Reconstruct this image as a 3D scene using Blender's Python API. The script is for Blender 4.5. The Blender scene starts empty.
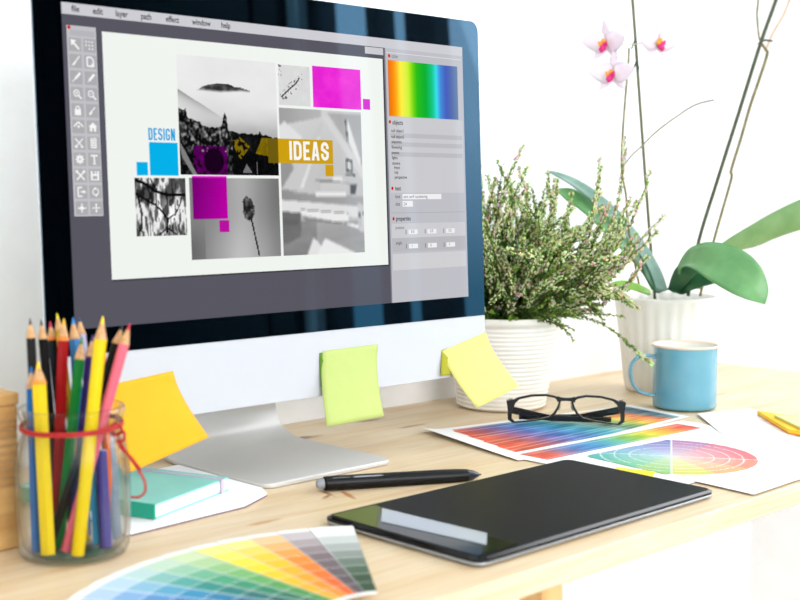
import bpy, math, random
import numpy as np
from mathutils import Vector, Matrix
rnd = random.Random(7)
PI = math.pi
S = bpy.context.scene
COL = S.collection

# ---------------------------------------------------------------- camera
CAM = Vector((-0.789066, -0.953618, 0.280711)); FPX = 1276.994
EUL = (1.48239602, -0.00293674, -0.76940577)
cd = bpy.data.cameras.new('camera'); cam = bpy.data.objects.new('camera', cd); COL.objects.link(cam)
cam.location = CAM; cam.rotation_euler = EUL
cd.sensor_width = 36; cd.lens = FPX / 800 * 36; cd.clip_start = .05; cd.clip_end = 60
cd.dof.use_dof = True; cd.dof.focus_distance = 1.34; cd.dof.aperture_fstop = 6.5
S.camera = cam
from mathutils import Euler
RM = Euler(EUL).to_matrix()

# ---------------------------------------------------------------- world, lights, exposure
S.view_settings.view_transform = 'Standard'; S.view_settings.look = 'None'
S.view_settings.gamma = 1; S.view_settings.exposure = 0.0; S.view_settings.use_curve_mapping = False
w = bpy.data.worlds.new('sky'); S.world = w; w.use_nodes = True
nt = w.node_tree; nt.nodes.clear()
tc = nt.nodes.new('ShaderNodeTexCoord'); sep = nt.nodes.new('ShaderNodeSeparateXYZ'); rp = nt.nodes.new('ShaderNodeValToRGB')
bg = nt.nodes.new('ShaderNodeBackground'); wo = nt.nodes.new('ShaderNodeOutputWorld')
mp = nt.nodes.new('ShaderNodeMapRange'); mp.inputs[1].default_value = -.25; mp.inputs[2].default_value = .6
nt.links.new(tc.outputs['Generated'], sep.inputs[0]); nt.links.new(sep.outputs[2], mp.inputs[0]); nt.links.new(mp.outputs[0], rp.inputs[0])
nt.links.new(rp.outputs[0], bg.inputs[0]); nt.links.new(bg.outputs[0], wo.inputs[0]); bg.inputs[1].default_value = 1.0
cr = rp.color_ramp; cr.elements[0].position = 0; cr.elements[0].color = (.14, .28, .33, 1)
cr.elements[1].position = 1; cr.elements[1].color = (.88, .93, 1.0, 1)
e = cr.elements.new(.27); e.color = (.20, .36, .43, 1)
e = cr.elements.new(.42); e.color = (.90, .93, 1.0, 1)
SKY = 4.6
bg.inputs[1].default_value = SKY

def area(name, loc, rot, sx, sy, power, color, portal=False):
    l = bpy.data.lights.new(name, 'AREA'); l.shape = 'RECTANGLE'; l.size = sx; l.size_y = sy; l.energy = power; l.color = color
    o = bpy.data.objects.new(name, l); COL.objects.link(o); o.location = loc; o.rotation_euler = rot
    if portal: l.cycles.is_portal = True
    return o
# daylight through the side window and added frontal fill through an unseen opening behind the camera
area('side_window_portal', (1.235, -.72, .80), (0, PI/2, 0), 1.7, 1.46, 1, (1, 1, 1), True)
area('front_fill_portal', (-.75, -2.62, .55), (PI/2, 0, 0), 2.7, 2.3, 1, (1, 1, 1), True)
area('side_window_daylight', (1.60, -.60, 1.15), (0, math.radians(68), math.radians(0)), 1.5, 1.5, 15, (1, .97, .94))
area('front_fill_light', (-.5, -2.95, 1.15), (math.radians(72), 0, 0), 2.4, 1.6, 52, (1, .955, .915))  # added fill for the monitor face, from behind the camera

# ---------------------------------------------------------------- helpers
def lin(c):
    if isinstance(c, (int, float)): c = (c, c, c)
    c = [x/255. for x in c]
    return tuple(x/12.92 if x <= .04045 else ((x+.055)/1.055)**2.4 for x in c)
def ray(x, y): return RM @ Vector(((x-400)/FPX, (300-y)/FPX, -1))
def D(x, y, z=0.):                     # point of the photograph on the horizontal plane z
    d = ray(x, y); return CAM + d*((z-CAM.z)/d.z)
def P(x, y, dep): return CAM + ray(x, y)*dep

def mat(name, color, rough=.5, metal=0., **kw):
    m = bpy.data.materials.new(name); m.use_nodes = True
    b = m.node_tree.nodes['Principled BSDF']
    b.inputs['Base Color'].default_value = (*lin(color), 1); b.inputs['Roughness'].default_value = rough; b.inputs['Metallic'].default_value = metal
    for k, v in kw.items(): b.inputs[k.replace('_', ' ')].default_value = v
    return m
def noisy(m, c1, c2, scale=20, stretch=(1, 1, 1), bump=0., detail=4, lo=.35, hi=.65):
    n = m.node_tree; b = n.nodes['Principled BSDF']
    t = n.nodes.new('ShaderNodeTexCoord'); mpn = n.nodes.new('ShaderNodeMapping'); mpn.inputs['Scale'].default_value = stretch
    z = n.nodes.new('ShaderNodeTexNoise'); z.inputs['Scale'].default_value = scale; z.inputs['Detail'].default_value = detail
    r = n.nodes.new('ShaderNodeValToRGB'); r.color_ramp.elements[0].position = lo; r.color_ramp.elements[1].position = hi
    r.color_ramp.elements[0].color = (*lin(c1), 1); r.color_ramp.elements[1].color = (*lin(c2), 1)
    n.links.new(t.outputs['Object'], mpn.inputs[0]); n.links.new(mpn.outputs[0], z.inputs[0]); n.links.new(z.outputs[0], r.inputs[0])
    n.links.new(r.outputs[0], b.inputs['Base Color'])
    if bump:
        bp = n.nodes.new('ShaderNodeBump'); bp.inputs['Strength'].default_value = bump; bp.inputs['Distance'].default_value = .002
        n.links.new(z.outputs[0], bp.inputs['Height']); n.links.new(bp.outputs[0], b.inputs['Normal'])
    return m
def attr_mat(name, emit=False, rough=.5, **kw):
    m = mat(name, (0, 0, 0), rough, **kw); n = m.node_tree; b = n.nodes['Principled BSDF']
    a = n.nodes.new('ShaderNodeAttribute'); a.attribute_name = 'Col'
    if emit:
        n.links.new(a.outputs['Color'], b.inputs['Emission Color']); b.inputs['Emission Strength'].default_value = 1
    else: n.links.new(a.outputs['Color'], b.inputs['Base Color'])
    return m

class MB:
    def __init__(s): s.v = []; s.f = []; s.m = []; s.c = []; s.sm = []; s.cur = 0; s.col = (1, 1, 1); s.smooth = False
    def add(s, vs, fs, col=None):
        o = len(s.v); s.v += [tuple(x) for x in vs]
        for f in fs: s.f.append(tuple(i+o for i in f)); s.m.append(s.cur); s.c.append(col or s.col); s.sm.append(s.smooth)
        return s
    def quad(s, a, b, c, d, col=None): return s.add([a, b, c, d], [(0, 1, 2, 3)], col)
    def box(s, x0, x1, y0, y1, z0, z1, M=None):
        vs = [Vector((x, y, z)) for z in (z0, z1) for y in (y0, y1) for x in (x0, x1)]
        if M: vs = [M @ q for q in vs]
        return s.add(vs, [(0, 2, 3, 1), (4, 5, 7, 6), (0, 1, 5, 4), (1, 3, 7, 5), (3, 2, 6, 7), (2, 0, 4, 6)])
    def loft(s, loops, cap0=True, cap1=True, closed=True):
        n = len(loops[0]); vs = [q for l in loops for q in l]; fs = []
        for k in range(len(loops)-1):
            for i in range(n if closed else n-1):
                j = (i+1) % n; fs.append((k*n+i, k*n+j, (k+1)*n+j, (k+1)*n+i))
        if cap0: fs.append(tuple(reversed(range(n))))
        if cap1: fs.append(tuple((len(loops)-1)*n+i for i in range(n)))
        return s.add(vs, fs)
    def lathe(s, prof, c=(0, 0, 0), n=48, mod=None, cap0=False, cap1=False):
        loops = []
        for k, (r, z) in enumerate(prof):
            loops.append([Vector((c[0]+(r+(mod(i/n*2*PI, r, z) if mod else 0))*math.cos(i/n*2*PI), c[1]+(r+(mod(i/n*2*PI, r, z) if mod else 0))*math.sin(i/n*2*PI), c[2]+z)) for i in range(n)])
        return s.loft(loops, cap0, cap1)
    def tube(s, pts, r, n=8, caps=True):
        pts = [Vector(q) for q in pts]; rs = r if isinstance(r, (list, tuple)) else [r]*len(pts)
        t = (pts[1]-pts[0]).normalized(); a = t.cross(Vector((.31, .52, .79))).normalized(); loops = []
        for k, q in enumerate(pts):
            t = (pts[min(k+1, len(pts)-1)]-pts[max(k-1, 0)]).normalized()
            a = (a-t*a.dot(t)).normalized(); b = t.cross(a)
            loops.append([q+(a*math.cos(i/n*2*PI)+b*math.sin(i/n*2*PI))*rs[k] for i in range(n)])
        return s.loft(loops, caps, caps)
    def ngon(s, pts, th):                # closed outline pts (top side), extruded along vector th
        n = len(pts); th = Vector(th); a = [Vector(q) for q in pts]; b = [q+th for q in a]
        return s.add(a+b, [tuple(range(n)), tuple(reversed(range(n, 2*n)))]+[(i, n+i, n+(i+1) % n, (i+1) % n) for i in range(n)])
    def build(s, name, mats, parent=None, world=True, bevel=0, solid=0, sub=0):
        me = bpy.data.meshes.new(name); vs = s.v
        if parent is not None and world:
            iv = WM[parent.name].inverted(); vs = [iv @ Vector(q) for q in s.v]
        me.from_pydata([tuple(q) for q in vs], [], s.f)
        for m in (mats if isinstance(mats, (list, tuple)) else [mats]): me.materials.append(m)
        me.polygons.foreach_set('material_index', s.m); me.polygons.foreach_set('use_smooth', s.sm)
        cnt = [len(f) for f in s.f]
        ca = me.color_attributes.new('Col', 'FLOAT_COLOR', 'CORNER')
        arr = np.repeat(np.array([(*c, 1) for c in s.c], dtype=np.float32), cnt, axis=0)
        ca.data.foreach_set('color', arr.ravel()); me.update()
        o = bpy.data.objects.new(name, me); COL.objects.link(o)
        if parent is not None: o.parent = parent; WM[o.name] = WM[parent.name]
        else: WM[o.name] = Matrix.Identity(4)
        if solid: q = o.modifiers.new('solid', 'SOLIDIFY'); q.thickness = solid; q.offset = 0
        if bevel: q = o.modifiers.new('bevel', 'BEVEL'); q.width = bevel; q.segments = 3; q.limit_method = 'ANGLE'; q.angle_limit = .6
        if sub: q = o.modifiers.new('sub', 'SUBSURF'); q.levels = sub; q.render_levels = sub
        return o
WM = {}
def thing(name, label, cat, loc=(0, 0, 0), group=None):
    o = bpy.data.objects.new(name, None); COL.objects.link(o); o.location = loc; o.empty_display_size = .02
    WM[o.name] = Matrix.Translation(Vector(loc)); return tag(o, label, cat, group)
def tag(o, label, cat, group=None):
    o['label'] = label; o['category'] = cat
    if group: o['group'] = group
    return o
def struct(o): o['kind'] = 'structure'; return o
def recenter(o, loc):                    # give a one-mesh thing its origin at its base
    loc = Vector(loc); o.data.transform(Matrix.Translation(-loc)); o.location = loc; return o
def rrect(x0, x1, y0, y1, r, n=6, rs=None):
    rs = rs or (r, r, r, r); out = []
    for (cx, cy, sx, sy, a0, rr) in ((x1, y1, -1, -1, 0, rs[0]), (x0, y1, 1, -1, 90, rs[1]), (x0, y0, 1, 1, 180, rs[2]), (x1, y0, -1, 1, 270, rs[3])):
        for k in range(n+1):
            a = math.radians(a0+90*k/n); out.append((cx+sx*rr+rr*math.cos(a), cy+sy*rr+rr*math.sin(a)))
    return out
def text_geo(txt, size, sx=1., bold=0., res=3):
    cu = bpy.data.curves.new('t', 'FONT'); cu.body = txt; cu.size = size; cu.offset = bold; cu.resolution_u = res; cu.fill_mode = 'FRONT'
    o = bpy.data.objects.new('t', cu); COL.objects.link(o)
    dg = bpy.context.evaluated_depsgraph_get(); me = bpy.data.meshes.new_from_object(o.evaluated_get(dg))
    vs = [(v.co.x*sx, v.co.y) for v in me.vertices]; fs = [tuple(p.vertices) for p in me.polygons]
    bpy.data.objects.remove(o); bpy.data.curves.remove(cu); bpy.data.meshes.remove(me)
    return vs, fs

# ---------------------------------------------------------------- numpy picture helpers
NR = np.random.RandomState(3)
def vnoise(u, v, fx, fy, seed):
    r = np.random.RandomState(seed).rand(256, 256); x = u*fx; y = v*fy
    xi = np.floor(x).astype(int); yi = np.floor(y).astype(int); a = x-xi; b = y-yi; a = a*a*(3-2*a); b = b*b*(3-2*b)
    g = lambda i, j: r[i % 256, j % 256]
    return (g(xi, yi)*(1-a)+g(xi+1, yi)*a)*(1-b)+(g(xi, yi+1)*(1-a)+g(xi+1, yi+1)*a)*b
def fbm(u, v, fx, fy, seed, o=4):
    t = 0; A = .5; s = 0
    for k in range(o): t = t+A*vnoise(u, v, fx*2**k, fy*2**k, seed+k); s += A; A *= .55
    return t/s
def grid_uv(nx, ny):
    u = (np.arange(nx)+.5)/nx; v = (np.arange(ny)+.5)/ny; return np.meshgrid(u, v)
def gray(a): return np.stack([a, a, a], -1)
def poly(u, v, pts):
    m = np.zeros(u.shape, bool); n = len(pts)
    for i in range(n):
        (x1, y1), (x2, y2) = pts[i], pts[(i+1) % n]
        if y1 == y2: continue
        m ^= ((y1 > v) != (y2 > v)) & (u < (x2-x1)*(v-y1)/(y2-y1)+x1)
    return m
def stroke(u, v, pts, w, asp=1.):
    d = np.full(u.shape, 9.)
    for (x1, y1), (x2, y2) in zip(pts[:-1], pts[1:]):
        dx, dy = (x2-x1)*asp, y2-y1; px, py = (u-x1)*asp, v-y1
        t = np.clip((px*dx+py*dy)/(dx*dx+dy*dy+1e-9), 0, 1); d = np.minimum(d, np.hypot(px-t*dx, py-t*dy))
    return d < w
def smooth(x, a, b): t = np.clip((x-a)/(b-a), 0, 1); return t*t*(3-2*t)
def ramp(x, stops):
    xs = [s[0] for s in stops]; return np.stack([np.interp(x, xs, [s[1][k]/255. for s in stops]) for k in range(3)], -1)
def lin_np(a): a = np.clip(a, 0, 1); return np.where(a <= .04045, a/12.92, ((a+.055)/1.055)**2.4)
def img_grid(mb, img, fn):
    ny, nx, _ = img.shape; L = lin_np(img); o = len(mb.v)
    for j in range(ny+1):
        for i in range(nx+1): mb.v.append(tuple(fn(i/nx, j/ny)))
    for j in range(ny):
        for i in range(nx):
            a = o+j*(nx+1)+i; mb.f.append((a, a+nx+1, a+nx+2, a+1)); mb.m.append(mb.cur); mb.c.append(tuple(L[j, i])); mb.sm.append(False)

# ---------------------------------------------------------------- room
XR, YB, YF, XL, ZF, ZC = 1.22, .2155, -2.6, -2.4, -.73, 1.95
wall_m = noisy(mat('white plaster', (246, 244, 243), .9), (245, 243, 242), (248, 247, 246), 30, bump=.05)
MB().box(XL-.1, XR+.1, YB, YB+.1, ZF, ZC).build('wall_back', wall_m); struct(bpy.data.objects['wall_back'])
def wall_with_hole(name, fixed, axis, a0, a1, h0, h1, b0, b1):
    # fixed: (inner, outer) coordinate of the wall; a: its horizontal range; hole h0..h1 by b0..b1
    m = MB()
    for (p0, p1, z0, z1) in ((a0, h0, ZF, ZC), (h1, a1, ZF, ZC), (h0, h1, ZF, b0), (h0, h1, b1, ZC)):
        if axis == 'x': m.box(fixed[0], fixed[1], p0, p1, z0, z1)
        else: m.box(p0, p1, fixed[0], fixed[1], z0, z1)
    return struct(m.build(name, wall_m))
wall_with_hole('wall_right', (XR, XR+.1), 'x', YF, YB, -1.42, -.02, -.05, 1.65)
wall_with_hole('wall_front', (YF-.1, YF), 'y', XL-.1, XR+.1, -2.1, .6, -.6, 1.7)
struct(MB().box(XL-.1, XL, YF, YB, ZF, ZC).build('wall_left', wall_m))
struct(MB().box(XL-.1, XR+.1, YF-.1, YB+.1, ZC, ZC+.1).build('ceiling', wall_m))
floor_m = noisy(mat('pale floor', (226, 222, 215), .5), (222, 217, 209), (232, 228, 222), 6, (1, 12, 1))
struct(MB().box(XL-.1, XR+.1, YF-.1, YB+.1, ZF-.1, ZF).build('floor', floor_m))
frame_m = mat('dark window frame', (38, 40, 44), .5)
glass_thin = bpy.data.materials.new('clear glass'); glass_thin.use_nodes = True
def thin_glass(m, tint=(1, 1, 1), glossy=.9, blend=.35, edge=.9):
    n = m.node_tree; n.nodes.clear(); o = n.nodes.new('ShaderNodeOutputMaterial'); mx = n.nodes.new('ShaderNodeMixShader')
    tr = n.nodes.new('ShaderNodeBsdfTransparent'); tr.inputs[0].default_value = (*tint, 1); tm = n.nodes.new('ShaderNodeMix'); tm.data_type = 'RGBA'; tm.inputs[6].default_value = (.97, .975, .97, 1); tm.inputs[7].default_value = (*[x*edge for x in tint], 1)
    gl = n.nodes.new('ShaderNodeBsdfGlossy'); gl.inputs['Roughness'].default_value = .03; gl.inputs[0].default_value = (glossy, glossy, glossy, 1)
    lw = n.nodes.new('ShaderNodeLayerWeight'); pw = n.nodes.new('ShaderNodeMath'); pw.operation = 'POWER'; pw.inputs[1].default_value = 3; ml = n.nodes.new('ShaderNodeMath'); ml.operation = 'MULTIPLY_ADD'; ml.inputs[1].default_value = blend; ml.inputs[2].default_value = .007
    n.links.new(lw.outputs['Facing'], pw.inputs[0]); n.links.new(pw.outputs[0], ml.inputs[0]); n.links.new(ml.outputs[0], mx.inputs[0]); n.links.new(pw.outputs[0], tm.inputs[0]); n.links.new(tm.outputs[2], tr.inputs[0]); n.links.new(tr.outputs[0], mx.inputs[1]); n.links.new(gl.outputs[0], mx.inputs[2]); n.links.new(mx.outputs[0], o.inputs[0])
thin_glass(glass_thin)
def window(n, axis, fixed, a0, a1, z0, z1, bars, zbars):
    m = MB(); t = .05
    def b(p0, p1, q0, q1):
        if axis == 'x': m.box(fixed-.02, fixed+.03, p0, p1, q0, q1)
        else: m.box(p0, p1, fixed-.03, fixed+.02, q0, q1)
    b(a0, a1, z0, z0+t); b(a0, a1, z1-t, z1); b(a0, a0+t, z0+t, z1-t); b(a1-t, a1, z0+t, z1-t)
    for (x, wd) in bars: b(x-wd/2, x+wd/2, z0+t, z1-t)
    for z in zbars: b(a0+t, a1-t, z-.012, z+.012)
    fr = struct(m.build('window_%d' % n, frame_m)); g = MB()
    if axis == 'x': g.quad((fixed, a0, z0), (fixed, a1, z0), (fixed, a1, z1), (fixed, a0, z1))
    else: g.quad((a0, fixed, z0), (a1, fixed, z0), (a1, fixed, z1), (a0, fixed, z1))
    g.build('window_pane', glass_thin, fr)
window(1, 'x', XR+.05, -1.42, -.02, -.05, 1.65, [(-1.04, .09), (-1.19, .045)], [])
window(2, 'y', YF-.05, -2.1, .6, -.6, 1.7, [(-1.2, .05), (-.3, .05)], [])  # unseen window, added to let fill onto the monitor and under the desk
blocker_m = noisy(mat('dark door wood', (30, 27, 26), .6), (24, 21, 20), (34, 30, 28), 14, (1, 1, .1))
dm = MB(); dm.box(XR-.03, XR, -2.58, -1.46, ZF, 1.45); dm.box(XR-.04, XR-.03, -2.48, -1.56, -.6, .3); dm.box(XR-.04, XR-.03, -2.48, -1.56, .42, 1.35)
struct(dm.build('blocker_1', blocker_m, bevel=.003))  # unseen dark panel, added so the left bezel mirrors no white wall
dm = MB(); dm.box(.66, 1.185, YF, YF+.03, ZF, 1.45); dm.box(.74, 1.10, YF+.03, YF+.04, -.6, .3); dm.box(.74, 1.10, YF+.03, YF+.04, .42, 1.35)
struct(dm.build('blocker_2', blocker_m, bevel=.003))  # second added panel out of view, keeps the glass reflection black

# ---------------------------------------------------------------- desk
def desk_material():
    m = mat('pale pine board', (235, 214, 178), .42); n = m.node_tree; b = n.nodes['Principled BSDF']; L = n.links.new
    t = n.nodes.new('ShaderNodeTexCoord'); ma = n.nodes.new('ShaderNodeMapping'); ma.inputs['Scale'].default_value = (1.2, 9, 9)
    z = n.nodes.new('ShaderNodeTexNoise'); z.inputs['Scale'].default_value = 3.2; z.inputs['Detail'].default_value = 7; z.inputs['Distortion'].default_value = .8
    L(t.outputs['Object'], ma.inputs[0]); L(ma.outputs[0], z.inputs[0])
    r = n.nodes.new('ShaderNodeValToRGB'); cr = r.color_ramp; cr.elements[0].position = .28; cr.elements[1].position = .72
    cr.elements[0].color = (*lin((218, 187, 146)), 1); cr.elements[1].color = (*lin((231, 214, 187)), 1)
    e = cr.elements.new(.46); e.color = (*lin((225, 202, 167)), 1); L(z.outputs[0], r.inputs[0])
    # fine grain
    m2 = n.nodes.new('ShaderNodeMapping'); m2.inputs['Scale'].default_value = (2.5, 90, 90); L(t.outputs['Object'], m2.inputs[0])
    z2 = n.nodes.new('ShaderNodeTexNoise'); z2.inputs['Scale'].default_value = 4; z2.inputs['Detail'].default_value = 4; L(m2.outputs[0], z2.inputs[0])
    r2 = n.nodes.new('ShaderNodeValToRGB'); r2.color_ramp.elements[0].position = .35; r2.color_ramp.elements[1].position = .6
    r2.color_ramp.elements[0].color = (*lin((243, 232, 218)), 1); r2.color_ramp.elements[1].color = (1, 1, 1, 1); L(z2.outputs[0], r2.inputs[0])
    mx = n.nodes.new('ShaderNodeMix'); mx.data_type = 'RGBA'; mx.blend_type = 'MULTIPLY'; mx.inputs[0].default_value = .8
    L(r.outputs[0], mx.inputs[6]); L(r2.outputs[0], mx.inputs[7]); last = mx.outputs[2]
    # knots: place, half length, half width, turn
    wn = n.nodes.new('ShaderNodeTexNoise'); wn.inputs['Scale'].default_value = 55; wn.inputs['Detail'].default_value = 3; L(t.outputs['Object'], wn.inputs[0])
    for (x, y, a, c, rot, dk) in ((.116, .136, .020, .006, 0, (120, 78, 38)), (.245, .163, .016, .004, 0, (140, 96, 50)), (.254, .103, .014, .003, 0, (170, 120, 70)),
                              (-.034, -.078, .0022, .011, -.2, (150, 84, 32)), (-.024, -.096, .0022, .017, -.35, (186, 110, 44)), (-.042, -.088, .008, .002, .5, (150, 90, 40)),
                              (-.20, .02, .02, .004, .1, (165, 112, 60)), (.36, -.02, .015, .004, .0, (180, 130, 80)), (-.14, -.12, .012, .003, .0, (196, 150, 96)), (.7, -.02, .03, .004, .05, (190, 150, 100)), (-.30, -.30, .03, .005, .0, (196, 150, 96))):
        k = n.nodes.new('ShaderNodeMapping'); k.vector_type = 'TEXTURE'; k.inputs['Location'].default_value = (x-.1, y+.07, .73); k.inputs['Rotation'].default_value = (0, 0, rot); k.inputs['Scale'].default_value = (a, c, 10)
        L(t.outputs['Object'], k.inputs[0]); ln = n.nodes.new('ShaderNodeVectorMath'); ln.operation = 'LENGTH'; L(k.outputs[0], ln.inputs[0])
        ad = n.nodes.new('ShaderNodeMath'); ad.operation = 'MULTIPLY_ADD'; L(wn.outputs[0], ad.inputs[0]); ad.inputs[1].default_value = 1.6; L(ln.outputs['Value'], ad.inputs[2])
        mr = n.nodes.new('ShaderNodeMapRange'); mr.inputs[1].default_value = 2.5; mr.inputs[2].default_value = 1.4; mr.inputs[3].default_value = 0; mr.inputs[4].default_value = .85; L(ad.outputs[0], mr.inputs[0])
        q = n.nodes.new('ShaderNodeMix'); q.data_type = 'RGBA'; L(mr.outputs[0], q.inputs[0]); L(last, q.inputs[6]); q.inputs[7].default_value = (*lin(dk), 1); last = q.outputs[2]
    L(last, b.inputs['Base Color']); return m
wood = desk_material()
desk = thing('desk', 'pale pine desk with knots, standing against the white wall', 'desk', (.1, -.07, ZF))
MB().box(-1.0, 1.0, -.360, YB-.0005, -.020, 0).build('tabletop', wood, desk, bevel=.0015)
leg_m = noisy(mat('planed pine leg', (214, 170, 108), .5), (206, 158, 96), (224, 182, 122), 8, (8, 8, .6))
def leg(x0, y0, x1, y1, w=.0125):
    m = MB(); m.loft([[Vector((x+a*w, y+b*w, z)) for a, b in ((-1, -1), (1, -1), (1, 1), (-1, 1))] for (x, y, z) in ((x1, y1, ZF), (x0, y0, -.0205))])
    m.build('leg', leg_m, desk, bevel=.001)
for x in (-.026,):
    leg(x, -.325, x+.03, -.345); leg(x, .15, x+.03, .17)
    m = MB(); m.box(x+.012, x+.030, -.32, .15, -.50, -.47); m.build('cross_rail', leg_m, desk, bevel=.001)
leg(.96, -.325, .99, -.345)
for x in (-.9,):
    leg(x, -.325, x-.03, -.345); leg(x, .15, x-.03, .17)

# ---------------------------------------------------------------- computer
T = 0.0448014; ZB = .0741777; CH = .0638
UX = Vector((1, 0, 0)); UU = Vector((0, math.sin(T), math.cos(T))); UN = Vector((0, -math.cos(T), math.sin(T)))
def SP(x, h, off=0.): return Vector((0, 0, ZB)) + UX*x + UU*h + UN*off
HW, HT = .2695, .3890
alu = mat('brushed aluminium', (226, 227, 230), .32, .55)
alu2 = mat('silver foot metal', (208, 206, 203), .40, .35)
black_glass = mat('black glass', (1, 2, 4), .02, 0, IOR=1.5, Specular_IOR_Level=.9, Specular_Tint=(.18, .60, 1, 1))
mon = thing('desktop_computer', 'silver all-in-one desktop computer with a layout program on its screen', 'computer', (.015, .06, 0))
loops = []
for (ins, off, r) in ((.0, -.0008, .012), (0, -.0022, .012), (.003, -.0036, .012), (.03, -.012, .03), (.08, -.024, .05), (.12, -.034, .05), (.15, -.038, .03)):
    loops.append([SP(x, h, off) for x, h in rrect(-HW+ins, HW-ins, ins*.95, HT-ins*.95, r, rs=(max(r, .004),)*2+(max(r*.5, .004),)*2)])
hb = MB(); hb.loft([[q for q in l] for l in loops], cap0=True, cap1=True); hb.build('housing', alu, mon)
cb = MB(); cb.ngon([SP(x, h, .0004) for x, h in rrect(-HW, HW, 0, CH, .002, rs=(.0005, .0005, .006, .006))], UN*-.0012); cb.build('chin', mat('pale aluminium chin', (200, 201, 206), .45, .05), mon)
gb = MB(); gb.ngon([SP(x, h, .0010) for x, h in rrect(-HW+.0006, HW-.0006, CH+.0003, HT-.0006, .011, n=8, rs=(.011, .011, .0005, .0005))], UN*-.0018); gb.build('front_glass', black_glass, mon)
# foot and neck: one bent plate
prof = [(-.032, .0), (.092, .0), (.124, .002), (.146, .012), (.155, .030), (.153, .050), (.142, .080), (.120, .12), (.090, .17), (.06, .215)]
FX0, FX1 = -.0700, .0985
def foot_loops():
    ls = []; th = .0045; N = len(prof)
    for k, (y, z) in enumerate(prof):
        y0, z0 = prof[max(k-1, 0)]; y1, z1 = prof[min(k+1, N-1)]; t = Vector((0, y1-y0, z1-z0)).normalized(); nn = Vector((0, -t.z, t.y))
        ls.append((Vector((0, y, z)), nn*th))
    return ls
fm = MB(); fl = foot_loops(); cr_ = .018
rows = [(-.032, .015), (-.0305, .009), (-.027, .005), (-.022, .002), (-.014, 0)]
lp = []
for (y, ins) in rows: lp.append([Vector((FX0+ins, y, .0004)), Vector((FX1-ins, y, .0004)), Vector((FX1-ins, y, .0049)), Vector((FX0+ins, y, .0049))])
for k, (b_, nn) in enumerate(fl[1:]):
    b2 = b_+Vector((0, 0, .0004)); xr = FX1-.010*min(1, k/4); lp.append([b2+UX*FX0, b2+UX*xr, b2+nn+UX*xr, b2+nn+UX*FX0])
# refine the bend with interpolation (catmull-rom)
def cr_interp(L, sub):
    out = []
    for k in range(len(L)-1):
        p0 = L[max(k-1, 0)]; p1 = L[k]; p2 = L[k+1]; p3 = L[min(k+2, len(L)-1)]
        for s in range(sub):
            t = s/sub; out.append([.5*((2*b)+(c-a)*t+(2*a-5*b+4*c-d)*t*t+(3*b-a-3*c+d)*t**3) for a, b, c, d in zip(p0, p1, p2, p3)])
    out.append(L[-1]); return out
lp = lp[:5]+cr_interp(lp[5:], 6)
fm.smooth = True; fm.loft(lp)
fo = fm.build('stand', alu2, mon, bevel=.0012)

# screen
scr_m = attr_mat('screen pixels', True, .04, IOR=1.5, Specular_IOR_Level=.14, Specular_Tint=(.5, .75, 1, 1))
SX0, SX1, SH0, SH1 = -.2428, .2426, .0862, .3588
def rect(mb, x0, x1, h0, h1, off, c): mb.quad(SP(x0, h0, off), SP(x1, h0, off), SP(x1, h1, off), SP(x0, h1, off), lin(c))
def stext(mb, txt, x, h, size, off, c, sx=1., bold=0., center=False):
    vs, fs = text_geo(txt, size, sx, bold)
    if center: wd = max(v[0] for v in vs)-min(v[0] for v in vs); x -= wd/2
    mb.add([SP(x+a, h+b, off) for a, b in vs], fs, lin(c)); return max(v[0] for v in vs)
m = MB(); m.cur = 0; rect(m, SX0, SX1, SH0, SH1, .00125, (88, 87, 98)); screen = m.build('screen', scr_m, mon)
O1, O2, O3, O4 = .0014, .00155, .0017, .0019
m = MB(); rect(m, SX0, SX1, .3492, .3588, O1, (206, 206, 212))
for tx, x in (('file', -.2335), ('edit', -.2135), ('layer', -.1915), ('path', -.1662), ('effect', -.1405), ('window', -.1125), ('help', -.0805)): stext(m, tx, x, .3518, .0074, O2, (40, 40, 46), .85, .00012)
m.build('menu_bar', scr_m, screen)
m = MB(); rect(m, -.2054, .1222, .1263, .3376, O1, (241, 245, 240)); rect(m, .098, .1235, .3415, .3485, O1, (204, 204, 208)); rect(m, .1222, .1236, .1255, .337, O1, (60, 60, 68)); rect(m, -.2045, .1236, .1248, .1263, O1, (60, 60, 68))
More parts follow.
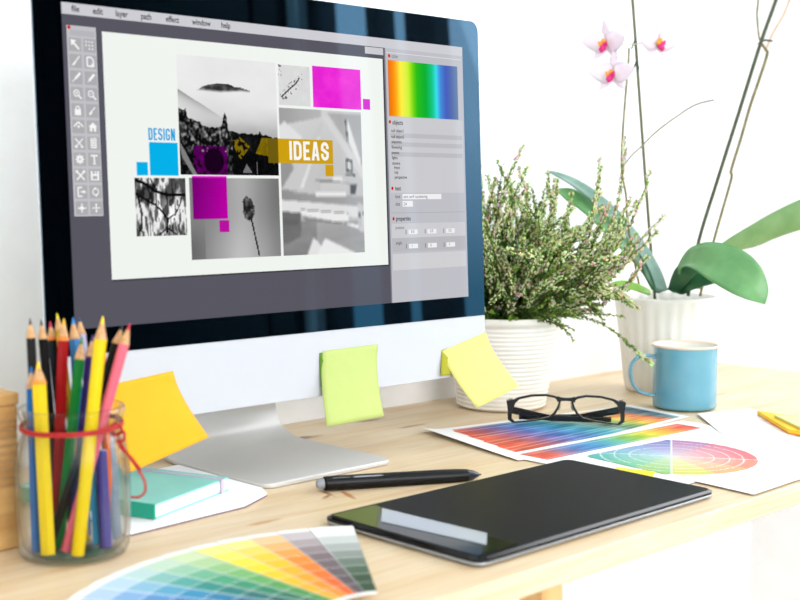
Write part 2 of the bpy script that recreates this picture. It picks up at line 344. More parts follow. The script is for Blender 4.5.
# colour blocks and titles
def block_text(mb, txt, x, h, ht, wd, gap, st, off, c):       # tall condensed capitals built from bars and arcs
    c = lin(c); q = lambda a, b: SP(x+a, h+b, off)
    def bar(a0, a1, b0, b1): mb.quad(q(a0, b0), q(a1, b0), q(a1, b1), q(a0, b1), c)
    def pg(*p): mb.add([q(*z) for z in p], [tuple(range(len(p)))], c)
    def arc(cx, cy, ro, d0, d1, n=8):
        for i in range(n):
            e0, e1 = math.radians(d0+(d1-d0)*i/n), math.radians(d0+(d1-d0)*(i+1)/n); ri = max(ro-st, 0)
            pg((cx+ri*math.cos(e0), cy+ri*math.sin(e0)), (cx+ro*math.cos(e0), cy+ro*math.sin(e0)), (cx+ro*math.cos(e1), cy+ro*math.sin(e1)), (cx+ri*math.cos(e1), cy+ri*math.sin(e1)))
    for ch in txt:
        w_ = wd; R = w_/2
        if ch == 'I': bar(0, st, 0, ht); w_ = st
        elif ch == 'D': bar(0, st, 0, ht); bar(st, w_-R, 0, st); bar(st, w_-R, ht-st, ht); arc(w_-R, ht-R, R, 0, 90); arc(w_-R, R, R, -90, 0); bar(w_-st, w_, R, ht-R)
        elif ch == 'E': w_ = wd*.84; bar(0, st, 0, ht); [bar(st, w_-(.1*wd if b == 1 else 0), y, y+st*.9) for b, y in enumerate((0, ht/2-st*.45, ht-st*.9))]
        elif ch == 'S':
            arc(R, ht-R, R, 0, 180); arc(R, R, R, 180, 360); bar(w_-st, w_, ht-R*1.35, ht-R); bar(0, st, R, R*1.35); bar(0, st, ht*.62, ht-R); bar(w_-st, w_, R, ht*.38)
            pg((0, ht*.62), (st, ht*.66), (w_, ht*.38), (w_-st, ht*.34))
            pg((0, ht*.62), (st, ht*.66), (w_, ht*.44), (w_, ht*.38), (w_-st, ht*.34), (0, ht*.56))
        elif ch == 'G': arc(R, ht-R, R, 0, 180); arc(R, R, R, 180, 360); bar(0, st, R, ht-R); bar(w_-st, w_, R, ht*.5); bar(R, w_-st, ht*.5-st*.85, ht*.5); bar(w_-st, w_, ht-R*1.4, ht-R)
        elif ch == 'N': bar(0, st, 0, ht); bar(w_-st, w_, 0, ht); pg((st*.2, ht), (st*1.15, ht), (w_-st*.2, 0), (w_-st*1.15, 0))
        elif ch == 'A': pg((0, 0), (st, 0), (R+st*.25, ht), (R-st*.62, ht)); pg((w_-st, 0), (w_, 0), (R+st*.62, ht), (R-st*.25, ht)); bar(w_*.24, w_*.76, ht*.22, ht*.22+st*.8)
        q0 = w_+gap; x += q0
mg = lin((226, 22, 208))
rect(m, -.1629, -.1330, .2160, .2452, O2, (4, 176, 232)); rect(m, -.1765, -.1650, .2160, .2276, O2, (4, 176, 232))
block_text(m, 'DESIGN', -.1632, .2470, .0106, .0044, .0010, .00155, O2, (6, 160, 222))
m.build('page', scr_m, screen)
def pic(name, img, x0, x1, h0, h1, off=O2):
    m = MB(); img_grid(m, img, lambda a, b: SP(x0+(x1-x0)*a, h1+(h0-h1)*b, off)); m.build(name, scr_m, screen)
# magenta pane
u, v = grid_uv(40, 26); n_ = fbm(u, v, 3, 3, 11)
im = np.stack([.86+.12*n_, .06+.22*np.clip(n_-.4, 0, 1)+.1*(1-u), .80+.08*n_], -1); pic('magenta_pane', im, .0270, .0905, .2842, .3244)
m = MB(); rect(m, .0930, .1028, .2848, .2955, O2, (214, 20, 206)); m.build('magenta_pane', scr_m, screen)
# mountain town picture
u, v = grid_uv(150, 142)
g = .945-.05*fbm(u, v, 3, 5, 21)-.02*v; g -= .16*smooth(v, .28, .7)*(.4+.9*fbm(u, v, 2, 5, 25))
hill = v-(.285+.52*u); g -= .38*(hill > 0)*np.exp(-np.clip(hill, 0, 1)/.05)*(u < .5)*np.clip(1-u*2, 0, 1); g -= .10*smooth(v, .5, .7)
prof_m = np.interp(u[0], [.2, .24, .30, .38, .5, .56, .62, .7, .75], [.288, .262, .24, .224, .222, .245, .25, .268, .276])[None, :]-.014*fbm(u, v*0, 14, 1, 31)
mm_ = (u > .185) & (u < .72) & (v > prof_m) & (v < np.interp(u[0], [.2, .3, .42, .5, .62, .75], [.286, .286, .290, .284, .272, .276])[None, :]+.012*fbm(u, v, 20, 8, 33))
bt_ = np.interp(u[0], [.2, .3, .42, .5, .62, .75], [.286, .286, .290, .284, .272, .276])[None, :]; fd = smooth(v-bt_, -.022, .012); g0 = g; g = np.where(mm_, .12+.5*fbm(u, v, 24, 30, 35)**1.6, g)
g = np.where(mm_, g*(1-fd)+g0*fd, g)
pr = np.interp(u[0], [0, .07, .085, .2, .24, .3, .42, .44, .455, .47, .485, .6, .62, .79, .81, .83, 1], [.445, .45, .52, .55, .585, .6, .58, .50, .465, .5, .62, .635, .63, .645, .61, .645, .67])[None, :]+.02*(vnoise(u, v*0, 40, 1, 5)-.5)
tx = vnoise(u, v, 34, 26, 41)*.6+vnoise(u, v, 70, 60, 42)*.4
tf = vnoise(u, v, 60, 44, 45)*.5+vnoise(u, v, 24, 30, 46)*.5; town = np.where(u < .52, .03+1.0*np.clip(tf-.46, 0, 1)*1.6+.15*(tx > .62), .04+.22*np.clip(tx-.5, 0, 1)); town = town*np.where(v > .80, .55, 1)
g = np.where(v > pr, np.clip(town, .02, .62), g)
g = np.where(poly(u, v, [(.0, .72), (.05, .80), (.16, 1), (.12, 1), (.02, .85)]), .5, g)
g = np.where(poly(u, v, [(.62, .98), (.66, .9), (.72, .98)]), .45, g); g = np.where(poly(u, v, [(.765, .88), (.775, .88), (.775, .99), (.765, .99)]), .45, g)
im = gray(g)
mk = (u > .135) & (u < .47) & (v > .755); blob = (((u-.33)**2/.010+(v-.88)**2/.012) > 1)*.8
pk = np.stack([.10+.36*blob*(.3+.8*tx), 0*u, .11+.35*blob*(.3+.8*tx)], -1)*np.where(tx > .3, 1, .35)[..., None]; im = np.where((mk & (g < .5))[..., None], pk, im)
yl = poly(u, v, [(.83, .67), (1, .67), (1, .80), (.95, .9), (.90, .83), (.76, .81), (.79, .75)]) | (poly(u, v, [(.52, .70), (.6, .67), (.70, .75), (.66, .80), (.6, .86), (.56, .80)]) & (tx > .36))
im = np.where(yl[..., None], np.stack([.40+.15*tx, .33+.13*tx, .02*u], -1), im)
pic('town_picture', im, -.1310, -.0187, .2170, .3240)
# twig picture
u, v = grid_uv(52, 52); g = .885-.06*fbm(u, v, 5, 5, 51)
dd = np.abs((1-v)-.22-(u-.1)*.72); sp_ = vnoise(u, v, 24, 24, 53); g = np.where((dd < .16) & (sp_ > .72) & (u < .75) & (u > .03), .25+.3*vnoise(u, v, 50, 50, 8), g)
g = np.where(stroke(u, v, [(.08, .80), (.3, .62), (.55, .44), (.66, .30)], .018), .15, g); g = np.where((u < .12) & (v < .35) & (sp_ > .66), .4, g)
pic('twig_picture', gray(g), -.0155, .0235, .2845, .3228)
# attic room picture
u, v = grid_uv(92, 120); g = .74+.10*(1-v)+.05*fbm(u, v, 3, 3, 61)
def fill(pts, val): global g; g = np.where(poly(u, v, pts), val, g)
fill([(0, 0), (.5, 0), (.5, .05), (.0, .12)], .66+.2*u); fill([(0, .18), (.25, .55), (0, .6)], .62); fill([(.0, .12), (.06, .09), (.26, .19), (.26, .3), (0, .3)], .93)
fill([(.5, .04), (.58, .04), (1, .40), (1, .48)], .88); fill([(.58, .02), (1, .02), (1, .38)], .66+.12*fbm(u, v, 4, 4, 63)); fill([(.80, .06), (.83, .06), (.98, .34), (.98, .40), (.82, .20)], .95); fill([(.795, .06), (.81, .06), (.83, .22), (.815, .22)], .3)
fill([(0, .55), (.5, .08), (.53, .08), (.24, .56), (.2, .56)], .83); fill([(.22, .54), (.46, .18), (.48, .18), (.26, .54)], .93)
fill([(0, .57), (1, .60), (1, .67), (0, .62)], .60+.1*u); fill([(0, .62), (.92, .67), (.92, .75), (0, .70)], .92); fill([(.4, .57), (.78, .57), (.78, .60), (.4, .60)], .96); fill([(.47, .47), (.78, .47), (.80, .56), (.47, .56)], .84)
fill([(.40, .48), (.72, .485), (.72, .5), (.40, .495)], .55); fill([(.62, .46), (.74, .46), (.74, .49), (.62, .49)], .95)
fill([(.22, .69), (.80, .72), (.80, .80), (.22, .72)], .97); fill([(.22, .685), (.80, .715), (.80, .722), (.22, .692)], .5)
fill([(0, .76), (1, .78), (1, 1), (0, 1)], .62+.10*fbm(u, v, 5, 20, 65)-.12*v*(u < .4)); fill([(.24, .74), (.8, .79), (.8, .80), (.24, .76)], .55)
fill([(0, .70), (.22, .71), (.21, .87), (.05, .92), (0, .92)], .50-.08*fbm(u, v, 8, 8, 66)); fill([(0, .75), (.19, .76), (.19, .79), (0, .79)], .42)
fill([(.28, 1), (.36, .88), (.44, .93), (.46, 1)], .93); fill([(.40, 1), (.50, .89), (.88, 1)], .97); fill([(.72, .785), (.92, .80), (.92, .83)], .98)
fill([(.79, .335), (.87, .34), (.87, .43), (.79, .425)], .22); fill([(.805, .35), (.855, .355), (.855, .415), (.805, .41)], .88); fill([(.78, .44), (.90, .445), (.90, .455), (.78, .45)], .2); fill([(.74, .50), (.94, .51), (.94, .52), (.74, .51)], .7); fill([(.84, .52), (.92, .52), (.90, .58), (.84, .58)], .35)
fill([(.92, .64), (1, .66), (1, .86), (.93, .84)], .78+.14*vnoise(u, v, 20, 20, 6)); g = np.where((u > .93) & (v > .70) & (v < .75) & (vnoise(u, v, 40, 40, 9) > .5), .35, g)
gb = np.pad(g, 1, mode='edge'); g = sum(gb[a:a+g.shape[0], b:b+g.shape[1]] for a in range(3) for b in range(3))/9; pic('attic_picture', gray(g*.95), -.0162, .0896, .1402, .2818)
# branches picture
u, v = grid_uv(64, 60); g = .30+.62*smooth(fbm(u, v, 7, 3.2, 71), .38, .62); g += .25*smooth(u, .4, .6)*smooth(v, .25, .45)*(1-smooth(u, .72, .82)); hr = vnoise(u, v, 40, 7, 73); g = np.where((hr > .62), g*.42, g)
for p_, w_ in (([(0, .26), (.25, .40), (.38, .46), (.52, .58), (.62, .72), (.60, .95)], .014), ([(0, .03), (.2, .1), (.38, .22), (.6, .29), (1, .29)], .02), ([(.62, .71), (.78, .62), (.88, .45), (.92, .3)], .010), ([(.6, .86), (.45, .98)], .01), ([(.6, .86), (.78, .98)], .01), ([(.05, .3), (.12, .6), (.1, .9)], .012), ([(.3, .0), (.42, .2)], .01)):
    g = np.where(stroke(u, v, p_, w_*1.3), .05, g)
pic('branch_picture', gray(np.clip(g, .03, .97)), -.1792, -.1263, .1628, .2138)
# seed head picture
u, v = grid_uv(100, 72); g = .50+.16*np.exp(-((u-.55)**2)/.05)+.07*smooth(v, .3, 1)*(u > .15)-.06*smooth(u, .8, 1)-.12*smooth(-u, -.3, .05)*smooth(v, .45, .9); g += .03*fbm(u, v, 6, 2, 81)
tn = vnoise(u, v, 34, 30, 83); hd = (((u-.64-.05*(v-.4))**2/.0042+(v-.385)**2/.021) < 1+.7*(tn-.4)); g = np.where(hd, .08+.42*tn**1.6, g)
g = np.where(stroke(u, v, [(.665, .5), (.70, .7), (.745, .97)], .013, 1.4), .16, g); g = np.where(stroke(u, v, [(.60, .26), (.575, .30)], .01, 1.4) | stroke(u, v, [(.66, .26), (.665, .30)], .01, 1.4), .25, g)
pic('seed_head_picture', gray(g), -.1222, -.0193, .1402, .2142)
u, v = grid_uv(30, 30); im = np.stack([.46+.24*u+.05*v, .0*u, .44+.18*u+.05*v], -1); pic('purple_pane', im, -.1192, -.0806, .1768, .2155, O3)
m = MB(); rect(m, -.0906, -.0794, .1645, .1755, O3, (184, 16, 160)); m.build('purple_pane', scr_m, screen)
m = MB(); rect(m, -.1192, -.0806, .2143, .2160, O4, (232, 20, 210)); m.build('magenta_strip', scr_m, screen)
m = MB(); rect(m, -.0187, .0505, .2290, .2524, O3, (206, 160, 14)); rect(m, .0400, .0505, .2168, .2282, O3, (208, 158, 16))
rect(m, -.0310, -.0187, .2290, .2524, O3, (110, 90, 12)); block_text(m, 'IDEAS', -.0052, .2322, .0182, .0100, .0021, .0032, O4, (248, 248, 244)); m.build('title_block', scr_m, screen)
# tool palette
m = MB(); rect(m, -.2388, -.2112, .1812, .3402, O1, (206, 206, 211)); rect(m, -.2382, -.2118, .1818, .3396, O2, (194, 194, 199)); rect(m, -.2360, -.2130, .3318, .3365, O3, (182, 182, 188))
m.add([SP(-.2368+.0016*math.cos(a*PI/8), .3385+.0016*math.sin(a*PI/8), O4) for a in range(16)], [tuple(range(16))], lin((214, 18, 20)))
IC = (246, 246, 246)
def icon(m, k, cx, cy, s):
    q = lambda a, b: SP(cx+a*s, cy+b*s, O4); c = lin(IC)
    def ln(x0, y0, x1, y1, w=.13):
        d = math.hypot(x1-x0, y1-y0); nx, ny = -(y1-y0)/d*w/2, (x1-x0)/d*w/2; m.quad(q(x0+nx, y0+ny), q(x1+nx, y1+ny), q(x1-nx, y1-ny), q(x0-nx, y0-ny), c)
    def pg(*p): m.add([q(*z) for z in p], [tuple(range(len(p)))], c)
    def ring(x, y, r, w=.1, n=12):
        for i in range(n):
            a0, a1 = i*2*PI/n, (i+1)*2*PI/n; m.quad(q(x+(r+w/2)*math.cos(a0), y+(r+w/2)*math.sin(a0)), q(x+(r+w/2)*math.cos(a1), y+(r+w/2)*math.sin(a1)), q(x+(r-w/2)*math.cos(a1), y+(r-w/2)*math.sin(a1)), q(x+(r-w/2)*math.cos(a0), y+(r-w/2)*math.sin(a0)), c)
    def box(a, b, c0, d): pg((a, c0), (b, c0), (b, d), (a, d))
    if k == 0: pg((-.42, .42), (.12, .36), (-.36, -.12)); ln(-.25, .25, .36, -.38, .17)
    elif k == 1: [box(x, x+.13, y, y+.13) for x in (-.4, -.1, .2) for y in (-.35, -.05, .25) if (x+y) > -.6]
    elif k == 2: ln(.36, .42, -.05, -.08, .11); pg((-.05, .02), (.05, -.1), (-.2, -.38), (-.42, -.4), (-.25, -.2))
    elif k == 3: ln(-.3, .4, -.3, -.4); ln(-.3, .4, .1, .4); ln(.1, .4, .3, .15); ln(.3, .15, .3, -.4); ln(-.3, -.36, .3, -.36); pg((.1, -.1), (.44, -.3), (.1, -.48))
    elif k == 4: ln(.38, .4, -.1, -.1, .2); ln(-.1, -.1, -.4, -.4, .08)
    elif k == 5: ln(.34, .36, -.18, -.2, .22); pg((-.14, -.08), (-.06, -.2), (-.38, -.4))
    elif k in (6, 7): ring(-.06, .06, .26); ln(.12, -.14, .42, -.42, .14); ln(-.18, .06, .06, .06, .07); (ln(-.06, -.06, -.06, .18, .07) if k == 6 else None)
    elif k == 8: box(-.3, .3, -.42, .08); ring(0, .16, .18, .1)
    elif k == 9: ln(.28, .34, -.08, -.08, .10); ln(-.08, -.08, -.26, -.34, .18)
    elif k == 10: ln(-.44, 0, 0, .4, .12); ln(0, .4, .44, 0, .12); box(-.1, .1, -.1, .1)
    elif k == 11: pg((-.44, .0), (0, .4), (.44, 0)); box(-.3, -.08, -.38, 0); box(.08, .3, -.38, 0); box(-.08, .08, -.1, 0)
    elif k == 12: ln(-.38, .38, .38, -.38, .1); ln(.38, .38, -.38, -.38, .1); ring(-.3, -.32, .1, .06); box(.1, .34, -.4, -.3)
    elif k == 13: [box(-.28, .28, y, y+.13) for y in (-.42, -.22, -.02, .18)]; ln(-.26, -.4, -.26, .42, .06); ln(.26, -.4, .26, .42, .06); ln(-.26, .42, .26, .42, .08)
    elif k == 14: ring(0, 0, .2, .2); [ln(.26*math.cos(a*PI/4), .26*math.sin(a*PI/4), .42*math.cos(a*PI/4), .42*math.sin(a*PI/4), .13) for a in range(8)]
    elif k == 15: box(-.34, .34, .26, .4); box(-.07, .07, -.42, .3); box(-.16, .16, -.42, -.34)
    elif k == 16: ln(-.38, .38, .38, -.38, .13); ln(.38, .38, -.38, -.38, .13); ring(.34, .34, .1, .07); ring(-.34, .34, .1, .07)
    elif k == 17: box(-.4, -.22, -.4, .4); box(.22, .4, -.4, .4); box(-.22, .22, -.02, .14); box(-.22, .22, -.4, -.3); box(.0, .1, .14, .4)
    elif k == 18: ln(.1, .38, -.3, .38); ln(-.3, .4, -.3, -.4); ln(-.3, -.38, .1, -.38); ln(-.05, 0, .3, 0); pg((.2, .18), (.46, 0), (.2, -.18))
    elif k == 19: ring(0, 0, .28, .1); pg((-.1, .46), (.1, .28), (-.1, .16)); pg((.1, -.46), (-.1, -.28), (.1, -.16))
    elif k == 20: ln(-.4, 0, .4, 0, .1); ln(0, -.4, 0, .4, .1); box(-.16, .16, -.14, .14)
    elif k == 21: ln(-.4, 0, .4, 0, .08); ln(0, -.4, 0, .4, .08); pg((-.12, .2), (0, .44), (.12, .2)); pg((-.12, -.2), (0, -.44), (.12, -.2))
    elif k == 22: box(-.36, .1, -.3, -.2); ln(-.36, -.2, -.36, .2, .07); ln(-.3, .2, .2, .2, .07); pg((.0, .1), (.4, 0), (.0, -.16))
    else: box(-.25, .25, -.42, .14); box(-.34, .34, .2, .28); box(-.1, .1, .28, .38)
for r_ in range(11):
    for c_ in range(2):
        cx = -.2317+c_*.0137; cy = .3245-r_*.01365; rect(m, cx-.0058, cx+.0058, cy-.0056, cy+.0056, O3, (174, 174, 177)); icon(m, r_*2+c_, cx, cy, .0098)
m.build('tool_palette', scr_m, screen)
# side panel
m = MB(); rect(m, .1250, SX1, SH0, .3492, O1, (192, 192, 199)); rect(m, .1250, .1262, SH0, .3492, O2, (120, 120, 128)); rect(m, .1275, .2400, .3445, .3452, O2, (224, 224, 228))
def PX(x): return .1304+(x-391)*.001555
def PH(y): return .2727-(y-123)*.001033
def dot(x, h): m.add([SP(x+.0016*math.cos(a*PI/6), h+.0019*math.sin(a*PI/6), O3) for a in range(12)], [tuple(range(12))], lin((214, 20, 24)))
rect(m, .1285, .2400, .2005+.0, .2790, O2, (203, 203, 207)); dot(.1315, .3415); stext(m, 'color', .135, .3398, .0055, O3, (90, 90, 96), .8)
for k, y in enumerate((137, 146, 156)): rect(m, .1300, .2385, PH(y)-.0005, PH(y)+.0042, O3, (188, 188, 193))
dot(.1300, PH(123)+.001); stext(m, 'objects', .1332, PH(124.5), .0066, O4, (50, 50, 56), .8, .0001)
for t_, y, dx in (('null object1', 131, 0), ('null object2', 137, 0), ('sequence', 142, 0), ('flowering', 147.5, 0), ('anemo', 153, 0), ('lights', 158, 0), ('camera', 163.5, 0), ('front', 168, .003), ('top', 172.5, .003), ('perspective', 177.5, .003)): stext(m, t_, .1312+dx, PH(y)-.0012, .0046, O4, (52, 52, 58), .85, .00006)
dot(.1308, PH(188.5)); stext(m, 'text', .1345, PH(190.5), .0064, O4, (40, 40, 46), .8, .0001)
stext(m, 'font', .1345, PH(198.5), .0055, O4, (40, 40, 46), .8); rect(m, .1450, .2035, PH(199.5), PH(194.2), O3, (240, 240, 242)); stext(m, 'sans serif numbering', .1462, PH(198.3), .0048, O4, (60, 60, 66), .9)
stext(m, 'size', .1345, PH(205.8), .0055, O4, (40, 40, 46), .8); rect(m, .1450, .1600, PH(207), PH(201.2), O3, (240, 240, 242)); stext(m, '24', .1465, PH(205.8), .0048, O4, (60, 60, 66), .9)
rect(m, .1285, .2400, PH(213.4), PH(213), O3, (160, 160, 166)); dot(.1312, PH(219)); stext(m, 'properties', .1345, PH(221), .0064, O4, (40, 40, 46), .8, .0001)
rect(m, .1285, .2400, PH(238.5), PH(224), O2, (206, 206, 210)); rect(m, .1285, .2400, PH(252.5), PH(238.5), O2, (186, 186, 190)); rect(m, .1285, .2400, PH(271), PH(254.5), O2, (208, 208, 211))
stext(m, 'position', .1335, PH(229.5), .0046, O4, (52, 52, 58), .85); stext(m, 'angle', .1335, PH(245), .0050, O4, (52, 52, 58), .85)
for y, tt in ((235, ('0.0', '0.0', '0.0')), (249.5, ('1', '0', '0'))):
    for x, tx_ in zip((.1525, .1810, .2095), tt): rect(m, x, x+.0135, PH(y), PH(y-4.6), O3, (240, 240, 242)); stext(m, tx_, x+.0035, PH(y-1.2), .0044, O4, (70, 70, 76), .9); rect(m, x-.0042, x-.0032, PH(y), PH(y-4.6), O3, (120, 120, 126))
m.build('side_panel', scr_m, screen)
u, v = grid_uv(90, 4); im = ramp(u, [(0, (235, 110, 0)), (.08, (255, 150, 0)), (.17, (255, 235, 0)), (.28, (200, 240, 0)), (.4, (40, 190, 20)), (.52, (10, 175, 50)), (.62, (20, 200, 140)), (.68, (60, 225, 240)), (.74, (70, 140, 220)), (.82, (70, 95, 190)), (1, (100, 125, 160))])
pic('colour_spectrum', im, .1292, .2335, .2797, .3372, O3)

# ---------------------------------------------------------------- sticky notes on the chin
def sheet_from(fn, nu, nv):
    m = MB(); m.smooth = True; m.add([fn(i/nu, j/nv) for j in range(nv+1) for i in range(nu+1)], [(j*(nu+1)+i, j*(nu+1)+i+1, (j+1)*(nu+1)+i+1, (j+1)*(nu+1)+i) for j in range(nv) for i in range(nu)]); return m
def note(name, label, color, corners, bend, ortho, group='sticky notes on the monitor chin', bow=0.):
    # corners: TL TR BR BL as (x, h) on the chin, top edge stuck down; bend: how far the loose end stands off
    tl, tr, br, bl = [Vector((a, b)) for a, b in corners]
    def fn(s, t):
        p = (tl*(1-s)+tr*s)*(1-t)+(bl*(1-s)+br*s)*t
        off = .0010+bend*(max(0, t-.12)/.88)**1.6 + bow*math.sin(PI*s)*math.sin(PI*t*.9)+ortho*s*t
        return SP(p.x, p.y, off)
    m = sheet_from(fn, 12, 14)
    mt = noisy(mat(name+' paper', color, .75), color, tuple(min(255, c+3) for c in color), 60)
    o = m.build(name, mt, solid=.00025); tag(o, label, 'sticky note', group); recenter(o, SP(tl.x, tl.y, 0)); return o
def chin_pt(x, y, off):                # photograph pixel -> (x, h) on the plane standing `off` in front of the screen
    n = UN; o_ = Vector((0, 0, ZB))+n*off; d = ray(x, y); k = (o_-CAM).dot(n)/d.dot(n); q = CAM+d*k; return (q.x, (q-o_).dot(UU))
def pxnote(name, label, color, px, bend, tw=0., bow=0.):
    offs = (.001, .001, .001+bend+tw, .001+bend); note(name, label, color, [chin_pt(x, y, o_) for (x, y), o_ in zip(px, offs)], bend, tw, bow=bow)
pxnote('sticky_note', 'orange-yellow sticky note at the left end of the monitor chin, behind the pencil jar', (240, 170, 0), [(100, 387), (173, 371), (209, 437), (124, 475)], .030, .0, .003)
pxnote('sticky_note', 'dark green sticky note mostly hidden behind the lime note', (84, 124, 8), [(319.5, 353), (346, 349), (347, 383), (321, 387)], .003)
pxnote('sticky_note', 'lime green sticky note hanging in the middle of the monitor chin', (182, 196, 112), [(323, 351), (378, 344), (384, 416), (327, 427)], .018, .0, .004)
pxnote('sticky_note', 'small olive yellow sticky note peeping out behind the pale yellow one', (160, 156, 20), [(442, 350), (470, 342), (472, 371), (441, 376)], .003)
pxnote('sticky_note', 'pale yellow sticky note stuck askew at the right end of the monitor chin', (216, 210, 120), [(442, 351), (486, 332), (519, 386), (477, 408)], .026, .0, .003)

# ---------------------------------------------------------------- jar of pencils
JC = Vector((-.3015, -.0930, 0))
jar_g = bpy.data.materials.new('jar glass'); jar_g.use_nodes = True; thin_glass(jar_g, (.93, .945, .93), .95, .6, .50)
jar = thing('pencil_jar', 'round glass jar tied with red cord, holding the coloured pencils', 'jar', tuple(JC))
prof_j = [(.0, .0006), (.033, .0006), (.039, .002), (.0415, .008), (.0425, .022), (.0430, .050), (.0428, .072), (.0405, .086), (.0372, .094), (.0362, .099), (.0365, .103), (.0388, .107), (.0402, .1105), (.0398, .1140), (.0380, .1150)]
pin = [(.0368, .1140), (.0362, .1105), (.0352, .107), (.0343, .103), (.0340, .099), (.0350, .094), (.0380, .086), (.0404, .072), (.0406, .050), (.0402, .022), (.0385, .010), (.034, .0052), (.0, .0048)]
m = MB(); m.smooth = True; m.lathe([(max(r, 1e-4), z) for r, z in prof_j+pin], JC, 56); m.build('glass_body', jar_g, jar)
cord_m = noisy(mat('red cord', (176, 22, 26), .6), (150, 14, 20), (200, 34, 36), 600)
m = MB(); m.smooth = True
ring = [JC+Vector((.0378*math.cos(a*PI/20), .0378*math.sin(a*PI/20), .0995+.0012*math.sin(a*PI/20+1))) for a in range(41)]
m.tube(ring, .0011, 7); m.tube([q+Vector((0, 0, .0018)) for q in ring], .0010, 7)
K = P(117, 433, .975)
def cpx(pts, r, dz=0): m.tube(cr_path([P(x, y, d) for x, y, d in pts]), r, 7)
def cr_path(pts, sub=5): return [Vector(q[0]) for q in cr_interp([[Vector(p_)] for p_ in pts], sub)]
cpx([(113, 437, .972), (110, 428, .962), (117, 424, .96), (122, 430, .964), (116, 436, .966), (112, 430, .963)], .0011)
cpx([(118, 434, .966), (124, 432, .962), (124, 440, .960), (118, 441, .962), (116, 434, .966)], .0011)
cpx([(118, 438, .966), (126, 452, .955), (136, 466, .95), (144, 480, .948), (145, 491, .948), (139, 497, .95), (131, 497, .952)], .0010)
cpx([(116, 434, .968), (121, 448, .958), (131, 457, .952), (141, 470, .948)], .0009)
m.build('cord', cord_m, jar)

wood_tip = noisy(mat('sharpened cedar', (200, 150, 100), .6), (190, 138, 86), (212, 166, 116), 300)
def pencil(label, color, base, tip, r=.0040, lead=None, name='colored_pencil', sharp=True, hexa=True, band=None, group='coloured pencils in the jar', slack=0.):
    base, tip = Vector(base), Vector(tip); ax = (tip-base).normalized(); Ln = (tip-base).length
    t = bpy.data.objects.new(name, None); COL.objects.link(t); t.location = base; t.empty_display_size = .01
    t.rotation_mode = 'QUATERNION'; t.rotation_quaternion = Vector((0, 0, 1)).rotation_difference(ax)
    WM[t.name] = Matrix.Identity(4); tag(t, label, 'pencil' if sharp else 'marker pen', group)
    n = 6 if hexa else 16; cone = r*2.0/.36*1.02 if sharp else 0
    cone = min(r*4.0, .0175) if sharp else 0
    body = mat('lacquer %s' % name, tuple(c_*.92 for c_ in color), .40, 0, Specular_IOR_Level=.25); m = MB(); m.smooth = not hexa; m.lathe([(1e-5, 0), (r*.93, 0), (r, .0006), (r, Ln-cone)], n=n)
    m.v = [tuple(q) for q in m.v]; m.build('barrel', body, t, world=False)
    if sharp:
        m = MB(); m.smooth = True
        if band: m.cur = 0; m.lathe([(r*1.0, Ln-cone), (r*.80, Ln-cone*.80)], n=16); m.build('painted_band', mat('band', band, .4), t, world=False); z0, r0 = Ln-cone*.80, r*.80
        else: z0, r0 = Ln-cone, r
        m = MB(); m.smooth = True; m.lathe([(r*.995 if not band else r0, z0), (r*.33, Ln-cone*.33)], n=16); m.build('sharpened_wood', wood_tip, t, world=False)
        m = MB(); m.smooth = True; m.lathe([(r*.33, Ln-cone*.33), (r*.10, Ln-.0006), (1e-5, Ln)], n=12); m.build('lead', mat('lead', lead or color, .5), t, world=False)
    else:
        m = MB(); m.smooth = True; m.lathe([(r, Ln), (r*1.02, Ln+.0004), (r*.9, Ln+.0014), (1e-5, Ln+.0016)], n=16); m.build('end_cap', mat('cap', lead or color, .4), t, world=False)
    return t
def jp(label, color, bx, by, tx, ty, td, w=12, **kw):
    b = D(bx, by, .0062); v_ = b-JC; v_.z = 0; lim = .0335
    lim = .0385-w/2/1290
    if v_.length > lim: v_ = v_*(lim/v_.length)
    b = JC+v_; b.z = .0068
    pencil(label, color, b, P(tx, ty, td), w/2/1290, **kw)
